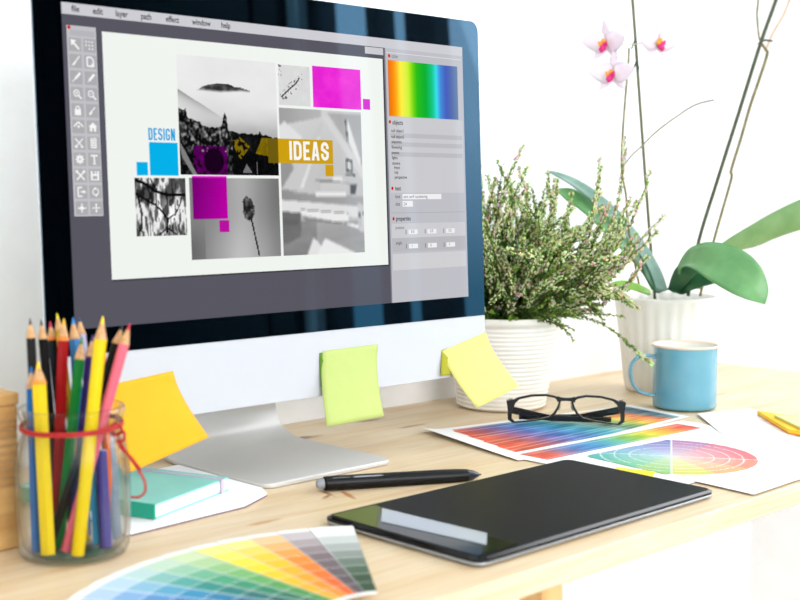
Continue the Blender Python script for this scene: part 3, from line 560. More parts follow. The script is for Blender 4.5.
JPS = [
 ('black pencil with a dark lead, leftmost tip in the jar', (8, 8, 10), 41.3, 548.7, 30, 318, 0.9767, 10, dict(lead=(60, 20, 40))),
 ('black pencil beside the leftmost one, its lead dark plum', (8, 8, 10), 61.9, 540.6, 41, 319, 0.9875, 10, dict(lead=(40, 24, 30))),
 ('near-black teal pencil with an orange painted neck and a crimson lead', (4, 20, 28), 74.1, 542.9, 50, 321, 1.0022, 10, dict(lead=(190, 20, 60), band=(222, 120, 30))),
 ('pencil with a bright yellow lead behind the red one', (212, 170, 40), 86.0, 542.2, 57, 313, 0.9989, 9, dict(lead=(236, 214, 20))),
 ('dark red pencil with an orange painted neck', (168, 14, 18), 55.6, 544.6, 64, 318, 0.9846, 12, dict(lead=(226, 176, 30), band=(214, 120, 30))),
 ('white and blue pencil with a sky blue lead', (70, 140, 200), 86.5, 536.5, 73, 317, 0.9979, 11, dict(lead=(20, 130, 200))),
 ('lilac white pencil with a navy lead', (190, 186, 214), 108.9, 546.1, 79, 316, 1.0144, 10, dict(lead=(20, 40, 90))),
 ('green pencil leaning right in front of the pale ones', (6, 120, 42), 58.6, 548.1, 82, 337, 0.9774, 11, dict(lead=(6, 120, 42))),
 ('purple pencil beside the orange one', (58, 34, 116), 71.7, 546.8, 93, 334, 0.9842, 11.5, dict(lead=(50, 30, 100))),
 ('orange pencil squeezed between the purple and yellow ones', (240, 112, 30), 111.4, 540.0, 101, 327, 0.9931, 8, dict(lead=(240, 90, 30))),
 ('tall yellow pencil in the middle of the jar', (246, 210, 6), 77.6, 556.2, 103, 316, 0.9540, 12.5, dict(lead=(240, 200, 0), hexa=False)),
 ('black pencil leaning far right beside the pink one', (8, 8, 10), 48.1, 551.5, 123, 324, 0.9692, 10, dict(lead=(24, 14, 20))),
 ('pink pencil leaning far right, rightmost tip in the jar', (240, 110, 130), 65.7, 551.8, 130, 323, 0.9600, 10.5, dict(lead=(190, 30, 60), hexa=False)),
 ('short thick yellow pencil with an orange painted neck, at the front left', (242, 208, 20), 48.3, 555.4, 38, 361, 0.9563, 15, dict(lead=(240, 200, 20), band=(226, 140, 40))),
 ('blue pencil at the left wall of the jar', (4, 104, 176), 36.8, 553.1, 31, 366, 0.9649, 11, dict(lead=(4, 104, 176))),
 ('light blue pencil standing low at the right of the jar', (70, 170, 216), 97.8, 545.4, 92, 440, 1.0023, 10.5, dict(lead=(70, 170, 216))),
]
for l_, c_, bx, by, tx, ty, td, w_, kw in JPS: jp(l_, c_, bx, by, tx, ty, td, w_, **kw)
jp('violet capped marker low in the jar beside the light blue pencil', (74, 64, 140), 106, 549, 101, 452, .990, 12, name='marker_pen', sharp=False, hexa=False, lead=(150, 160, 200), group='markers low in the jar')
jp('grey marker pen with a pale end at the right wall of the jar', (136, 152, 170), 116, 540, 108, 440, 1.0, 13, name='marker_pen', sharp=False, hexa=False, lead=(176, 186, 200), group='markers low in the jar')

# wooden box at the left
box_m = noisy(mat('plywood box', (208, 160, 96), .55), (192, 142, 80), (218, 172, 108), 10, (1, 1, 7))
bx = thing('wooden_box', 'plywood box with a grooved side, standing left of the pencil jar', 'box', (-.42, .01, 0))
XB1, YB0 = -.3235, -.050
MB().box(-.52, XB1, YB0, .07, .0004, .1125).build('box_body', box_m, bx, bevel=.002)
m = MB(); m.box(-.522, XB1+.001, YB0-.001, .071, .1128, .1225); m.build('lid', box_m, bx, bevel=.0015)
for k in range(9): MB().box(-.519, XB1-.0015, YB0-.0016, YB0+.0004, .050+k*.0062, .0525+k*.0062).build('ridge', noisy(mat('ridge wood', (176, 132, 82), .6), (160, 118, 70), (190, 146, 96), 20), bx)

# ---------------------------------------------------------------- notebooks
pad = thing('paper_pad', 'white notepad with a thin dark underside, lying under the teal notebook', 'notepad', (-.16, .01, 0))
Pp = [Vector((-.248, -.081, 0)), Vector((-.122, -.071, 0)), Vector((-.082, -.051, 0)), Vector((-.0745, -.035, 0)), Vector((-.0745, .10, 0)), Vector((-.235, .09, 0))]
MB().ngon([q+Vector((0, 0, .0012)) for q in reversed(Pp)], (0, 0, -.0009)).build('back_cover', mat('plum card', (108, 84, 104), .7), pad)
MB().ngon([q*1.0+Vector((0, .0006, .0040)) for q in reversed(Pp)], (0, 0, -.0027)).build('pages', noisy(mat('white paper', (244, 243, 244), .8), (240, 240, 242), (247, 246, 246), 60), pad)
U = Vector((.935, .355, 0)); V = Vector((-.355, .935, 0)); N0 = Vector((-.2095, -.0635, 0))
nb = thing('notebook', 'teal pocket notebook with a lilac elastic, lying on the white notepad', 'notebook', tuple(N0+V*.08+Vector((0, 0, .0043))))
NM = Matrix.Translation(N0+Vector((0, 0, .0043))) @ Matrix(((U.x, V.x, 0, 0), (U.y, V.y, 0, 0), (0, 0, 1, 0), (0, 0, 0, 1)))
teal = noisy(mat('teal cover', (136, 204, 192), .5), (132, 200, 188), (140, 208, 196), 40)
teal2 = mat('teal spine', (20, 160, 132), .5)
MB().box(0, .112, 0, .150, .0112, .0128, NM).build('cover', teal, nb, bevel=.0004)
MB().box(0, .112, 0, .150, 0, .0014, NM).build('cover', teal, nb, bevel=.0004)
MB().box(.002, .1105, .0012, .148, .0014, .0112, NM).build('pages', mat('page block', (246, 244, 242), .8), nb)
MB().box(-.0012, .0012, -.0, .150, .0001, .0128, NM).build('spine', teal2, nb, bevel=.0004)
m = MB(); m.box(.0985, .1030, -.0008, .1505, .0129, .0134, NM); m.box(.0985, .1030, -.0012, -.0004, -.0000, .0134, NM); m.build('elastic', mat('lilac elastic', (196, 178, 206), .7), nb)

# ---------------------------------------------------------------- stylus
a_, b_ = D(316, 484, .0072), D(481, 474.5, .0052); ax = (b_-a_).normalized(); Ln = (b_-a_).length
pen = thing('stylus_pen', 'black tablet stylus lying beyond the graphics tablet', 'stylus', tuple((a_+b_)/2-Vector((0, 0, .006))))
q_ = Vector((0, 0, 1)).rotation_difference(ax).to_matrix().to_4x4(); PM = Matrix.Translation(a_) @ q_
def pl(name, prof_, mt, n=24): 
    m = MB(); m.smooth = True; m.lathe(prof_, n=n); m.v = [tuple(PM @ Vector(q)) for q in m.v]; m.build(name, mt, pen)
pmat = mat('black rubber', (10, 10, 12), .38, 0, Specular_IOR_Level=.25)
pl('eraser', [(1e-5, 0), (.0030, .0004), (.0046, .002), (.0050, .006), (.0050, .0075)], mat('grey eraser', (150, 154, 160), .5))
pl('barrel', [(.0050, .0073), (.0064, .0076), (.0068, .010), (.0070, .05), (.0070, Ln-.036), (.0066, Ln-.022), (.0060, Ln-.0145)], pmat)
pl('nib_cone', [(.0060, Ln-.0145), (.0048, Ln-.0090), (.0024, Ln-.0030), (.0012, Ln-.0022), (.0009, Ln), (1e-5, Ln)], mat('dark cone', (34, 38, 48), .3))
up_ = Vector((0, 0, 1)); side = ax.cross(up_).normalized(); dirb = (side*.55*(1 if side.dot(CAM-a_) > 0 else -1)+up_*.84).normalized()
m = MB(); m.tube([a_+ax*t+dirb*.0066 for t in (.034, .036, .060, .064)], [.0005, .0012, .0012, .0005], 8); m.build('button', mat('grey switch', (96, 98, 104), .3, .5), pen)
m = MB(); m.tube([a_+ax*t+dirb*.0066 for t in (.014, .0155, .030, .0325)], [.0005, .0010, .0010, .0005], 8); m.build('button', mat('black switch', (52, 52, 58), .3, .3), pen)

# ---------------------------------------------------------------- graphics tablet
tb = thing('graphics_tablet', 'black pen tablet with a silver edge, lying near the front of the desk', 'graphics tablet', (.065, -.243, 0))
c4 = [D(321, 515, .008), D(479, 560, .008), D(717, 489, .008), D(567, 458, .008)]
def qpt(s, t, z): p = (c4[0]*(1-s)+c4[3]*s)*(1-t)+(c4[1]*(1-s)+c4[2]*s)*t; return Vector((p.x, p.y, z))   # s along, t towards the front
Lx, Ly = .31, .165
def qr(z, ins, r): return [qpt((x)/Lx, 1-(y)/Ly, z) for x, y in rrect(ins, Lx-ins, ins, Ly-ins, r)]
tab_top = mat('satin black tablet', (20, 21, 24), .42, 0, IOR=1.4, Specular_IOR_Level=.06); tab_gl = mat('glossy black edge', (8, 9, 11), .10, 0, Specular_IOR_Level=.25)
m = MB(); m.smooth = True; m.loft([qr(.0008, .004, .008), qr(.0018, .0008, .010), qr(.0042, 0, .010)], True, True); m.build('base_shell', mat('silver plastic', (170, 174, 180), .3, .5), tb)
m = MB(); m.loft([qr(.0043, 0.0003, .010), qr(.0065, 0.0003, .010), qr(.0080, .0030, .008)], True, False); m.build('rim', tab_gl, tb)
m = MB(); m.add(qr(.0080, .0030, .008), [tuple(range(28))]); m.build('drawing_surface', tab_top, tb)
def tq(px, z): return [D(x, y, z) for x, y in px]
m = MB(); m.ngon([qpt(s, t, .0084) for s, t in ((.018, .99-.03), (.165, .99-.03), (.165, .04), (.018, .04))][::-1], (0, 0, -.0006)); m.build('glossy_end', tab_gl, tb)
m = MB(); m.ngon([q for q in tq([(382, 508), (487, 533), (486.5, 544.5), (381, 521)], .0090)], (0, 0, -.0005)); m.build('pale_strip', mat('pale grey plastic', (176, 182, 194), .3, .2), tb, bevel=.0002)  # flat pale grey strip on the tablet top
m = MB(); m.ngon(tq([(402, 535.2), (419, 540), (418.5, 544.5), (401.5, 539.5)], .0034), (0, .004, 0)); m.build('ribbon_tab', mat('silver tab', (150, 152, 158), .4, .4), tb)

# ---------------------------------------------------------------- printed sheets
print_m = attr_mat('colour print on paper', False, .55)
def paper(name, label, cat, corners, z, imgfn, nx, ny, group=None, lift=None):
    c = [Vector(q) for q in corners]        # TL TR BR BL
    def fn(s, t):
        p = (c[0]*(1-s)+c[1]*s)*(1-t)+(c[3]*(1-s)+c[2]*s)*t; zz = z+(lift(s, t) if lift else 0); return Vector((p.x, p.y, zz))
    u, v = grid_uv(nx, ny); im = imgfn(u, v, fn); m = MB(); img_grid(m, im, fn)
    o = m.build(name, print_m, solid=.0003); tag(o, label, cat, group); recenter(o, (c[0].x*.5+c[2].x*.5, c[0].y*.5+c[2].y*.5, z)); return o
CS = [(0, (232, 78, 34)), (.10, (226, 84, 48)), (.20, (150, 74, 120)), (.30, (74, 96, 180)), (.40, (24, 128, 190)), (.50, (40, 160, 180)), (.57, (150, 200, 190)), (.62, (70, 120, 96)), (.69, (120, 170, 60)), (.75, (236, 196, 20)), (.82, (244, 140, 40)), (.88, (230, 110, 60)), (.93, (90, 130, 140)), (1, (16, 62, 92))]
def chart_a(u, v, fn):
    uu = np.clip((u-.06)/.90, 0, 1); vv = np.clip((v-.08)/.84, 0, 1); base = ramp(np.clip(uu-.10*(vv-.5), 0, 1), CS)
    rows = np.floor(vv*12); tnt = .22*(vnoise(uu, rows/12., 14, 12, 91)-.5); base = np.clip(base+tnt[..., None], 0, 1)
    gap = ((vv*12 % 1) < .22); base = np.where(gap[..., None], base*.6+.4, base)
    wm = (u < .06) | (u > .965) | (v < .06) | (v > .93); wm |= (u < .06+.05*(1-v)); return np.where(wm[..., None], .955, base*.93)
A0 = [Vector((.232, .066, 0)), Vector((.560, .010, 0)), Vector((.545, -.088, 0)), Vector((.196, -.112, 0))]
paper('colour_chart', 'colour chart sheet with rainbow rows, curled corner, partly under the eyeglasses', 'colour chart', A0, .0008, chart_a, 110, 48, 'printed colour charts',
      lambda s, t: .0055*max(0, 1-s/.10-t*.55)**2+.001*(1-s)*(1-t))
def chart_b(u, v, fn):
    ok = (u > .05) & (u < .93) & (v > .045) & (v < .235); uu = np.clip((u-.05)/.88, 0, 1); vv = (v-.045)/.19
    base = ramp(uu, [(0, (236, 84, 54)), (.10, (232, 100, 84)), (.16, (160, 110, 150)), (.24, (80, 120, 190)), (.36, (40, 140, 200)), (.48, (80, 176, 160)), (.6, (150, 200, 70)), (.72, (240, 220, 40)), (.84, (250, 160, 40)), (.94, (236, 90, 50)), (1, (214, 60, 40))])
    rows = np.floor(vv*6); base = np.clip(base+.16*(vnoise(uu, rows/6., 14, 6, 95)-.5)[..., None], 0, 1); gap = ((vv*6 % 1) < .2); base = np.where(gap[..., None], base*.65+.35, base)
    return np.where(ok[..., None], base*.92, .955)
paper('colour_chart', 'white chart sheet with one narrow rainbow band, between the other two charts', 'colour chart', [(.205, -.082, 0), (.512, -.100, 0), (.500, -.290, 0), (.206, -.290, 0)], .0013, chart_b, 120, 70, 'printed colour charts')
WC = Vector((.327, -.209, 0)); WR = .087
def chart_w(u, v, fn):
    X = np.zeros_like(u); Y = np.zeros_like(u)
    for j in range(u.shape[0]):
        for i in range(u.shape[1]): p = fn(u[j, i], v[j, i]); X[j, i] = p.x-WC.x; Y[j, i] = p.y-WC.y
    r = np.hypot(X, Y)/WR; th = np.degrees(np.arctan2(Y, X)); th = np.where(th < -110, th+360, th)   # -110..250
    ths = (np.floor((th-34)/30)+.5)*30+34; ths = np.where(ths < -110, ths+360, ths); ths = np.where(ths > 250, ths-360, ths)
    c = ramp(ths, [(-110, (246, 190, 110)), (-85, (240, 150, 110)), (-40, (232, 100, 110)), (0, (222, 110, 140)), (28, (170, 120, 190)), (52, (104, 110, 200)), (90, (90, 150, 214)), (125, (70, 180, 190)), (160, (70, 190, 150)), (190, (110, 200, 110)), (215, (200, 214, 80)), (235, (240, 226, 80)), (250, (246, 200, 100))])
    rg = np.floor(np.clip(r, 0, 1)*8)/8; k = (.22+.78*rg)[..., None]; c = c*k+(1-k)*.97
    wl = np.zeros_like(r, bool)
    for rr in (.5, .68, .84): wl |= np.abs(r-rr) < .007
    for a in (34, 124, 214, 304): a = math.radians(a); wl |= (np.abs(-X*math.sin(a)+Y*math.cos(a)) < .0009) & (a < 10)
    c = np.where(wl[..., None], .97, c); return np.where((r < 1)[..., None], np.clip(c*.90-.02, 0, 1), .95)
paper('colour_wheel_chart', 'white sheet printed with a round colour wheel, beside the tablet', 'colour chart', [(.262, -.146, 0), (.545, -.168, 0), (.520, -.349, 0), (.2405, -.356, 0)], .0019, chart_w, 190, 140, 'printed colour charts')
def chart_c(u, v, fn):
    base = ramp(np.clip(u, 0, 1), [(0, (190, 214, 232)), (.2, (200, 220, 214)), (.45, (226, 226, 206)), (.6, (240, 206, 196)), (.8, (206, 206, 232)), (1, (240, 200, 196))])
    ok = ((v > .45+.12*np.sin(u*9)) & (v < .93) & (u > .04) & (u < .97)) | (poly(u, v, [(.05, .08), (.5, .1), (.5, .16), (.05, .12)])); base = base*.75+.24; gap = (u*14 % 1) < .15
    return np.where((ok & ~gap)[..., None], base, .968)
paper('colour_chart', 'pale washed-out chart sheet at the right, in front of the yellow notes', 'colour chart', [(.560, -.090, 0), (.640, -.115, 0), (.560, -.292, 0), (.470, -.180, 0)], .0027, chart_c, 60, 50, 'printed colour charts')
m = MB(); m.ngon([D(615.5, 472, .0030), D(616, 467, .0030), D(655, 471.5, .0030), D(652, 478, .0030)][::-1], (0, 0, -.0006)); o = m.build('page_marker', mat('yellow marker strip', (246, 226, 24), .6))
tag(o, 'small yellow page marker strip at the back edge of the tablet', 'page marker'); recenter(o, D(634, 472, .0022))

# yellow note pads at right
for k, (nm, lb, col, cs, z0, z1) in enumerate((('note_pad', 'thick orange-yellow note pad at the right edge of the picture', (246, 190, 30), [(757, 415), (788, 434), (850, 445), (815, 414)], .0028, .0085),
      ('note_pad', 'pale green note block lying on the orange-yellow pad', (224, 232, 150), [(774, 417), (803, 431), (850, 437), (815, 411)], .0088, .0120))):
    q = [D(x, y, z0) for x, y in cs]; q = [Vector((a.x, a.y, z1)) for a in q]; q[2] = q[1]+(q[2]-q[1]).normalized()*.10; q[3] = q[0]+(q[2]-q[1])
    top = noisy(mat('pad %d' % k, col, .7), col, tuple(min(255, c+6) for c in col), 60)
    r_ = thing(nm, lb, 'note pad', tuple(sum(q, Vector())/4-Vector((0, 0, z1-z0))), 'note pads at the right')
    MB().ngon(q[::-1], (0, 0, -(z1-z0)*.75)).build('sheets', top, r_, bevel=.0002)
    MB().ngon([a-Vector((0, 0, (z1-z0)*.76)) for a in q[::-1]], (0, 0, -(z1-z0)*.22)).build('bottom_sheet', mat('pad base %d' % k, ((226, 120, 30), (236, 214, 90))[k], .7), r_)

# fan of colour swatches
FC = Vector((-.2405, -.375, 0))
fan = thing('swatch_fan', 'fanned-out deck of colour swatch cards at the front edge of the desk', 'colour swatches', tuple(FC))
card_cols = [((236, 238, 236), (140, 146, 142), (24, 60, 30)), ((206, 196, 198), (120, 104, 108), (84, 72, 78)), ((246, 206, 160), (244, 140, 40), (232, 96, 10)), 
  ((248, 232, 150), (246, 190, 20), (240, 140, 10)), ((244, 238, 150), (236, 212, 30), (232, 170, 10)),  ((216, 230, 190), (120, 180, 110), (60, 140, 60)),
  ((206, 226, 206), (70, 160, 120), (10, 110, 80)), ((200, 222, 222), (30, 140, 130), (0, 90, 90)), ((196, 216, 230), (40, 140, 180), (0, 90, 130)), ((190, 210, 234), (40, 120, 190), (0, 80, 150)),
  ((184, 204, 232), (50, 110, 186), (10, 70, 146)), ((186, 200, 230), (60, 100, 176), (20, 60, 130)), ((190, 198, 226), (70, 90, 160), (30, 50, 120)), ((206, 204, 232), (120, 110, 180), (70, 60, 130)), ((214, 200, 230), (140, 100, 170), (90, 50, 120)), ((224, 196, 220), (160, 90, 150), (110, 40, 100))]
paper_m = mat('card stock', (240, 240, 238), .6)
for k, (c0, c1, c2) in enumerate(card_cols):
    a0 = math.radians(53.5+(k*6.8+2.6 if k else 0)); a1 = a0+math.radians(9.6 if k == 0 else 7.2); z = .0006+.00042*(len(card_cols)-k); m = MB(); R0, R1 = .045, .219
    def pt(r, a, zz): return FC+Vector((r*math.cos(a), r*math.sin(a), zz))
    m.col = lin((240, 240, 238)); na = 4
    outl = [pt(R0, a0, z), pt(R1*.995, a0, z)]+[pt(R1, a0+(a1-a0)*i/na, z) for i in range(1, na)]+[pt(R1*.995, a1, z), pt(R0, a1, z)]
    m.ngon(outl, (0, 0, -.00036)); nr = 8
    for j in range(nr):
        r1 = R1-.009-(R1-.009-R0-.004)*j/nr; r0 = R1-.009-(R1-.009-R0-.004)*(j+.965)/nr; t = min(1, (j+.3)/nr*1.25)
        cc = [(c0[i]*(1-t*2)+c1[i]*t*2) if t < .5 else (c1[i]*(2-2*t)+c2[i]*(2*t-1)) for i in range(3)]
        e0, e1 = a0, a1-(a1-a0)*.015; mid = (e0+e1)/2; zz = z+.00006
        m.add([pt(r0, e0, zz), pt(r1, e0, zz), pt(r1, mid, zz), pt(r1, e1, zz), pt(r0, e1, zz), pt(r0, mid, zz)], [(0, 5, 4, 3, 2, 1)][0:1], lin(cc))
        m.f[-1] = tuple(reversed(m.f[-1]))
    m.build('swatch_card', print_m, fan)

# ---------------------------------------------------------------- eyeglasses
G0 = D(506, 426, .0); G1 = D(626, 428, .0); gx = (G1-G0); gx.z = 0; gw = gx.length; gx.normalize(); gn = Vector((gx.y, -gx.x, 0))
if gn.dot(CAM-G0) < 0: gn = -gn
GS = gw/118.
GZ0 = .0018
lean = .10
def GP(x, y, off=0.):                   # outline drawn in a 118 wide frame, leaning back a little
    h = (424.8-y)*GS*1.04; q = G0+gx*((x-507)*GS); return q-gn*(h*lean)+gn*off+Vector((0, 0, GZ0+h))
gl = thing('eyeglasses', 'black-rimmed eyeglasses with folded temples, standing on the colour chart', 'eyeglasses', tuple((G0+G1)/2+Vector((0, 0, .001))))
fr_m = mat('black acetate', (8, 8, 9), .25, 0, Specular_IOR_Level=.3); in_m = mat('olive inner rim', (150, 140, 96), .3)
half = [(507.5, 401), (512, 399.5), (520, 397.2), (532, 395.3), (546, 394.8), (556, 396.2), (562, 398.2)]
hole = [(512.8, 413), (516.0, 404.3), (520, 400.6), (532, 397.8), (546, 397.2), (554.5, 398.8), (558.8, 402.0), (557.4, 406.8), (553.8, 412.6), (549, 416.6), (538.5, 419.0), (524, 420.9), (515.5, 421.6), (512.6, 418.6)]
outer = [(508.3, 413.5), (510.8, 402.5), (519, 398.6), (532, 395.8), (546, 395.2), (555.5, 396.8), (561.0, 401.5), (559.5, 407.2), (556, 413.6), (550, 418.0), (539, 420.4), (524, 422.2), (513.5, 423.0), (508.8, 420)]
def rim(mirror):
    f = (lambda q: (1132-q[0], q[1]+.4)) if mirror else (lambda q: q)
    n = len(hole); m = MB(); m.smooth = False
    of = [GP(*f(q), .0016) for q in outer]; ob = [GP(*f(q), -.0016) for q in outer]; hf = [GP(*f(q), .0016) for q in hole]; hb_ = [GP(*f(q), -.0016) for q in hole]
    fs = []
    for i in range(n):
        j = (i+1) % n; fs += [(i, j, 2*n+j, 2*n+i), (n+i, 3*n+i, 3*n+j, n+j), (i, n+i, n+j, j)]
    m.add(of+ob+hf+hb_, fs); m.cur = 1
    m.add(hf+hb_, [(i, (i+1) % n, n+(i+1) % n, n+i) for i in range(n)])
    m.build('rim', [fr_m, in_m], gl)
    lens = MB(); lens.add([GP(*f(q), 0) for q in hole], [tuple(range(n))]); lens.build('lens', glass_thin, gl)
rim(False); rim(True)
m = MB(); bt = [(557, 396.8), (561, 398.2), (566, 398.6), (571, 398.4), (575, 397.2)]; bb = [(557, 402.5), (561, 401.6), (566, 401.4), (571, 401.8), (575, 402.9)]
m.ngon([GP(*q, .0018) for q in bt+bb[::-1]], gn*-.0036); m.build('bridge', fr_m, gl, bevel=.0004)
for sx_ in (0, 1):
    f = (lambda x: 1132-x) if sx_ else (lambda x: x)
    m = MB(); m.smooth = True; m.tube([GP(f(560.5), 403, -.001), GP(f(559.5), 408, -.004), GP(f(558.5), 411, -.005)], [.0012, .0022, .0012], 8); m.build('nose_pad', mat('clear pad', (190, 180, 150), .3), gl)
    m = MB(); m.ngon([GP(f(x), y, .0018) for x, y in ((507.2, 402.5), (513.5, 400.5), (512.5, 410), (508.5, 411.5))], gn*-.010); m.build('hinge', fr_m, gl, bevel=.0005)
def temple(xa, xb, back, zoff):
    pts = [GP(xa, 407, -.010)]; pts[0].z = .020
    s = GP(xa, 424, -back); e = GP(xb, 424, -back-.012)
    m = MB(); L_ = []
    pl_ = [(GP(xa, 405, -.008), .0065), (GP(xa*.97+xb*.03, 412, -back), .0045), (GP(xa*.6+xb*.4, 419.5, -back-.003), .0036), (GP(xa*.2+xb*.8, 421.5, -back-.008), .0034), (GP(xb, 422, -back-.012), .0032)]
    for q, hh in pl_:
        L_.append([q+gn*.0011+Vector((0, 0, -hh)), q-gn*.0011+Vector((0, 0, -hh)), q-gn*.0011+Vector((0, 0, hh)), q+gn*.0011+Vector((0, 0, hh))])
    for l in L_:
        lo = min(a.z for a in l)
        if lo < .0030:
            for a in l: a.z += .0030-lo
    m.smooth = False; m.loft(L_); m.build('temple', fr_m, gl, bevel=.0005)
temple(510, 612, .008, 0); temple(622, 520, .017, 0)

# ---------------------------------------------------------------- mug
MC = Vector((.5985, -.0455, 0))
mug = thing('enamel_mug', 'light blue enamel mug with a white inside and copper-tinted rim', 'mug', tuple(MC))
blue_e = noisy(mat('blue enamel', (104, 164, 186), .25, 0, Coat_Weight=.3), (100, 161, 183), (108, 168, 189), 30)
MR, MH = .0402, .0820
m = MB(); m.smooth = True; m.lathe([(1e-4, .0012), (MR-.006, .0010), (MR-.0015, .0022), (MR, .006), (MR, MH-.0035), (MR+.0003, MH-.002)], MC, 64); m.build('body', blue_e, mug)
m = MB(); m.smooth = True; m.lathe([(MR-.0018, MH-.002), (MR-.0018, .006), (MR-.006, .003), (1e-4, .003)], MC, 64); m.build('inner_enamel', mat('white enamel', (244, 240, 234), .2), mug)
m = MB(); m.smooth = True; m.lathe([(MR+.0001, MH-.0032), (MR+.0022, MH-.0022), (MR+.0030, MH-.0008), (MR+.0022, MH+.0006), (MR, MH), (MR-.0016, MH-.0012), (MR-.0018, MH-.004)], MC, 64); m.build('lip', mat('cream lip', (238, 214, 196), .25), mug)
hd = Vector((-.78, .62, 0)).normalized()
hp = [(MR-.001, .0655), (MR+.008, .0680), (MR+.019, .0675), (MR+.028, .060), (MR+.0315, .048), (MR+.029, .034), (MR+.021, .0235), (MR+.010, .0185), (MR-.001, .0165)]
hl = cr_path([MC+hd*a+Vector((0, 0, b)) for a, b in hp], 5); sd = hd.cross(Vector((0, 0, 1)))
m = MB(); m.smooth = True; L_ = []
for k, q in enumerate(hl):
    t = (hl[min(k+1, len(hl)-1)]-hl[max(k-1, 0)]).normalized(); nn = t.cross(sd).normalized()
    L_.append([q+nn*(.0022*math.cos(i*PI/6))+sd*(.0055*math.sin(i*PI/6)) for i in range(12)])
m.loft(L_); m.build('handle', blue_e, mug)

# ---------------------------------------------------------------- heather
HC = Vector((.4375, .1240, 0))
hea = thing('heather_plant', 'bushy heather with pale pink buds in a white ribbed pot, behind the eyeglasses', 'potted plant', tuple(HC))
pot_m = noisy(mat('matte white ceramic', (240, 234, 224), .6), (236, 229, 218), (243, 238, 229), 20)
HH = .119; RB, RT = .0560, .0750
pp = [(1e-4, .0006), (RB-.004, .0006), (RB, .003)]
nrib = 19
for k in range(nrib*4+1):
    f_ = k/(nrib*4); z = .004+f_*(HH-.014); r = RB+(RT-RB)*(z/HH); pp.append((r+.0008*math.cos(k*PI/2), z))
pp += [(RT+.0018, HH-.009), (RT+.0022, HH-.001), (RT+.001, HH), (RT-.003, HH), (RT-.004, HH-.004), (RT-.006, HH-.02)]
m = MB(); m.smooth = True; m.lathe(pp, HC, 64); m.build('pot', pot_m, hea)
soil_m = noisy(mat('dark soil', (46, 36, 28), .95), (30, 24, 18), (66, 52, 40), 400, bump=.8)
m = MB(); m.lathe([(RT-.0055, HH-.014), (.04, HH-.010), (.001, HH-.008)], HC, 32); m.build('soil', soil_m, hea)
leaf_m = attr_mat('heather leaves', False, .55); bud_m = attr_mat('heather buds', False, .6)
stem_m = mat('brown twig', (104, 74, 46), .8)
FO, FL, ST = MB(), MB(), MB()
def rv(): 
    while True:
        q = Vector((rnd.uniform(-1, 1), rnd.uniform(-1, 1), rnd.uniform(-1, 1)))
        if .1 < q.length < 1: return q.normalized()
def sprig(p0, d0, L, droop, buds, side=True):
    n = max(6, int(L/.0085)); pts = []; p = Vector(p0); d = d0.normalized(); st = L/n; wob = rv()*.10
    for k in range(n+1):
        pts.append(p.copy()); d = (d+Vector((0, 0, -droop))*(k/n)+Vector((0, 0, .03))+wob*.35+rv()*.05).normalized(); p = p+d*st
        if p.y > YB-.006: p.y = YB-.006
        if p.z < .012: p.z = .012
        if p.x < .30 and abs(p.y) < .05: p.x = .30
    ST.tube(pts, [.0008*(1-.6*k/n) for k in range(n+1)], 4, False)
    for k in range(1, n+1):
        f = k/n; a = pts[k-1]; b = pts[k]; ax = (b-a).normalized()
        for j in range(11):
            q = a.lerp(b, rnd.random()); o_ = rv(); o_ = (o_-ax*o_.dot(ax)).normalized(); dl = (ax*.8+o_*.75).normalized(); ll = rnd.uniform(.0045, .0080)*(1.05-.45*f); ws = dl.cross(rv()).normalized()*.0011
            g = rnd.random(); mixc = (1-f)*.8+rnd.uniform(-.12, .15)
            c = [a_*(mixc)+b_*(1-mixc) for a_, b_ in zip((26, 84, 22), (138, 172, 62))]; c = [max(0, min(255, x*(.70+.5*g))) for x in c]  # green darkened towards the stem base: inner shade put into the leaf colour
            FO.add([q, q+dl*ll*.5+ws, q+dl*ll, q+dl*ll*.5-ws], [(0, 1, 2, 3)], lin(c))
        if buds and f > .35:
            for j in range(6):
                q = a.lerp(b, rnd.random()); o_ = rv(); o_ = (o_-ax*o_.dot(ax)).normalized(); q = q+o_*rnd.uniform(.0016, .0034)+ax*.001; r = rnd.uniform(.0009, .0018)
                base = (214, 220, 164) if rnd.random() < (.97 if buds == 1 else .45) else (224, 184, 186)
                c = lin([min(255, x*rnd.uniform(.86, 1.08)) for x in base]); z2 = ax*r*1.7
                e1 = o_*r; e2 = ax.cross(o_)*r
                FL.add([q-z2, q+e1, q+e2, q-e1, q-e2, q+z2], [(0, 2, 1), (0, 3, 2), (0, 4, 3), (0, 1, 4), (5, 1, 2), (5, 2, 3), (5, 3, 4), (5, 4, 1)], c)
    return pts
vr = Vector((.7195, -.695, 0)); vf = Vector((.695, .7195, 0))     # screen right, away from the camera
def hdir(scr, fwd, up): return (vr*scr+vf*fwd+Vector((0, 0, up))).normalized()
for k in range(180):
    a = rnd.uniform(0, 2*PI); rr = math.sqrt(rnd.random())*.042; p0 = HC+Vector((rr*math.cos(a), rr*math.sin(a), HH-.008))
    sc = rnd.gauss(.25, .62); fw = rnd.uniform(-.75, .25); up = rnd.uniform(.25, 1.2); L = rnd.uniform(.09, .185)*(1-.12*abs(sc))
    if sc < -.5: L *= .75
    pts = sprig(p0, hdir(sc, fw, up), L, rnd.uniform(.0, .16), rnd.choice([0, 0, 1, 1, 1, 1, 2]))
    for s_ in range(rnd.choice([1, 2, 2])):
        i = rnd.randrange(len(pts)//3, len(pts)-1); sprig(pts[i], ((pts[i+1]-pts[i]).normalized()+rv()*.7), rnd.uniform(.025, .06), .05, rnd.choice([0, 1, 1]))
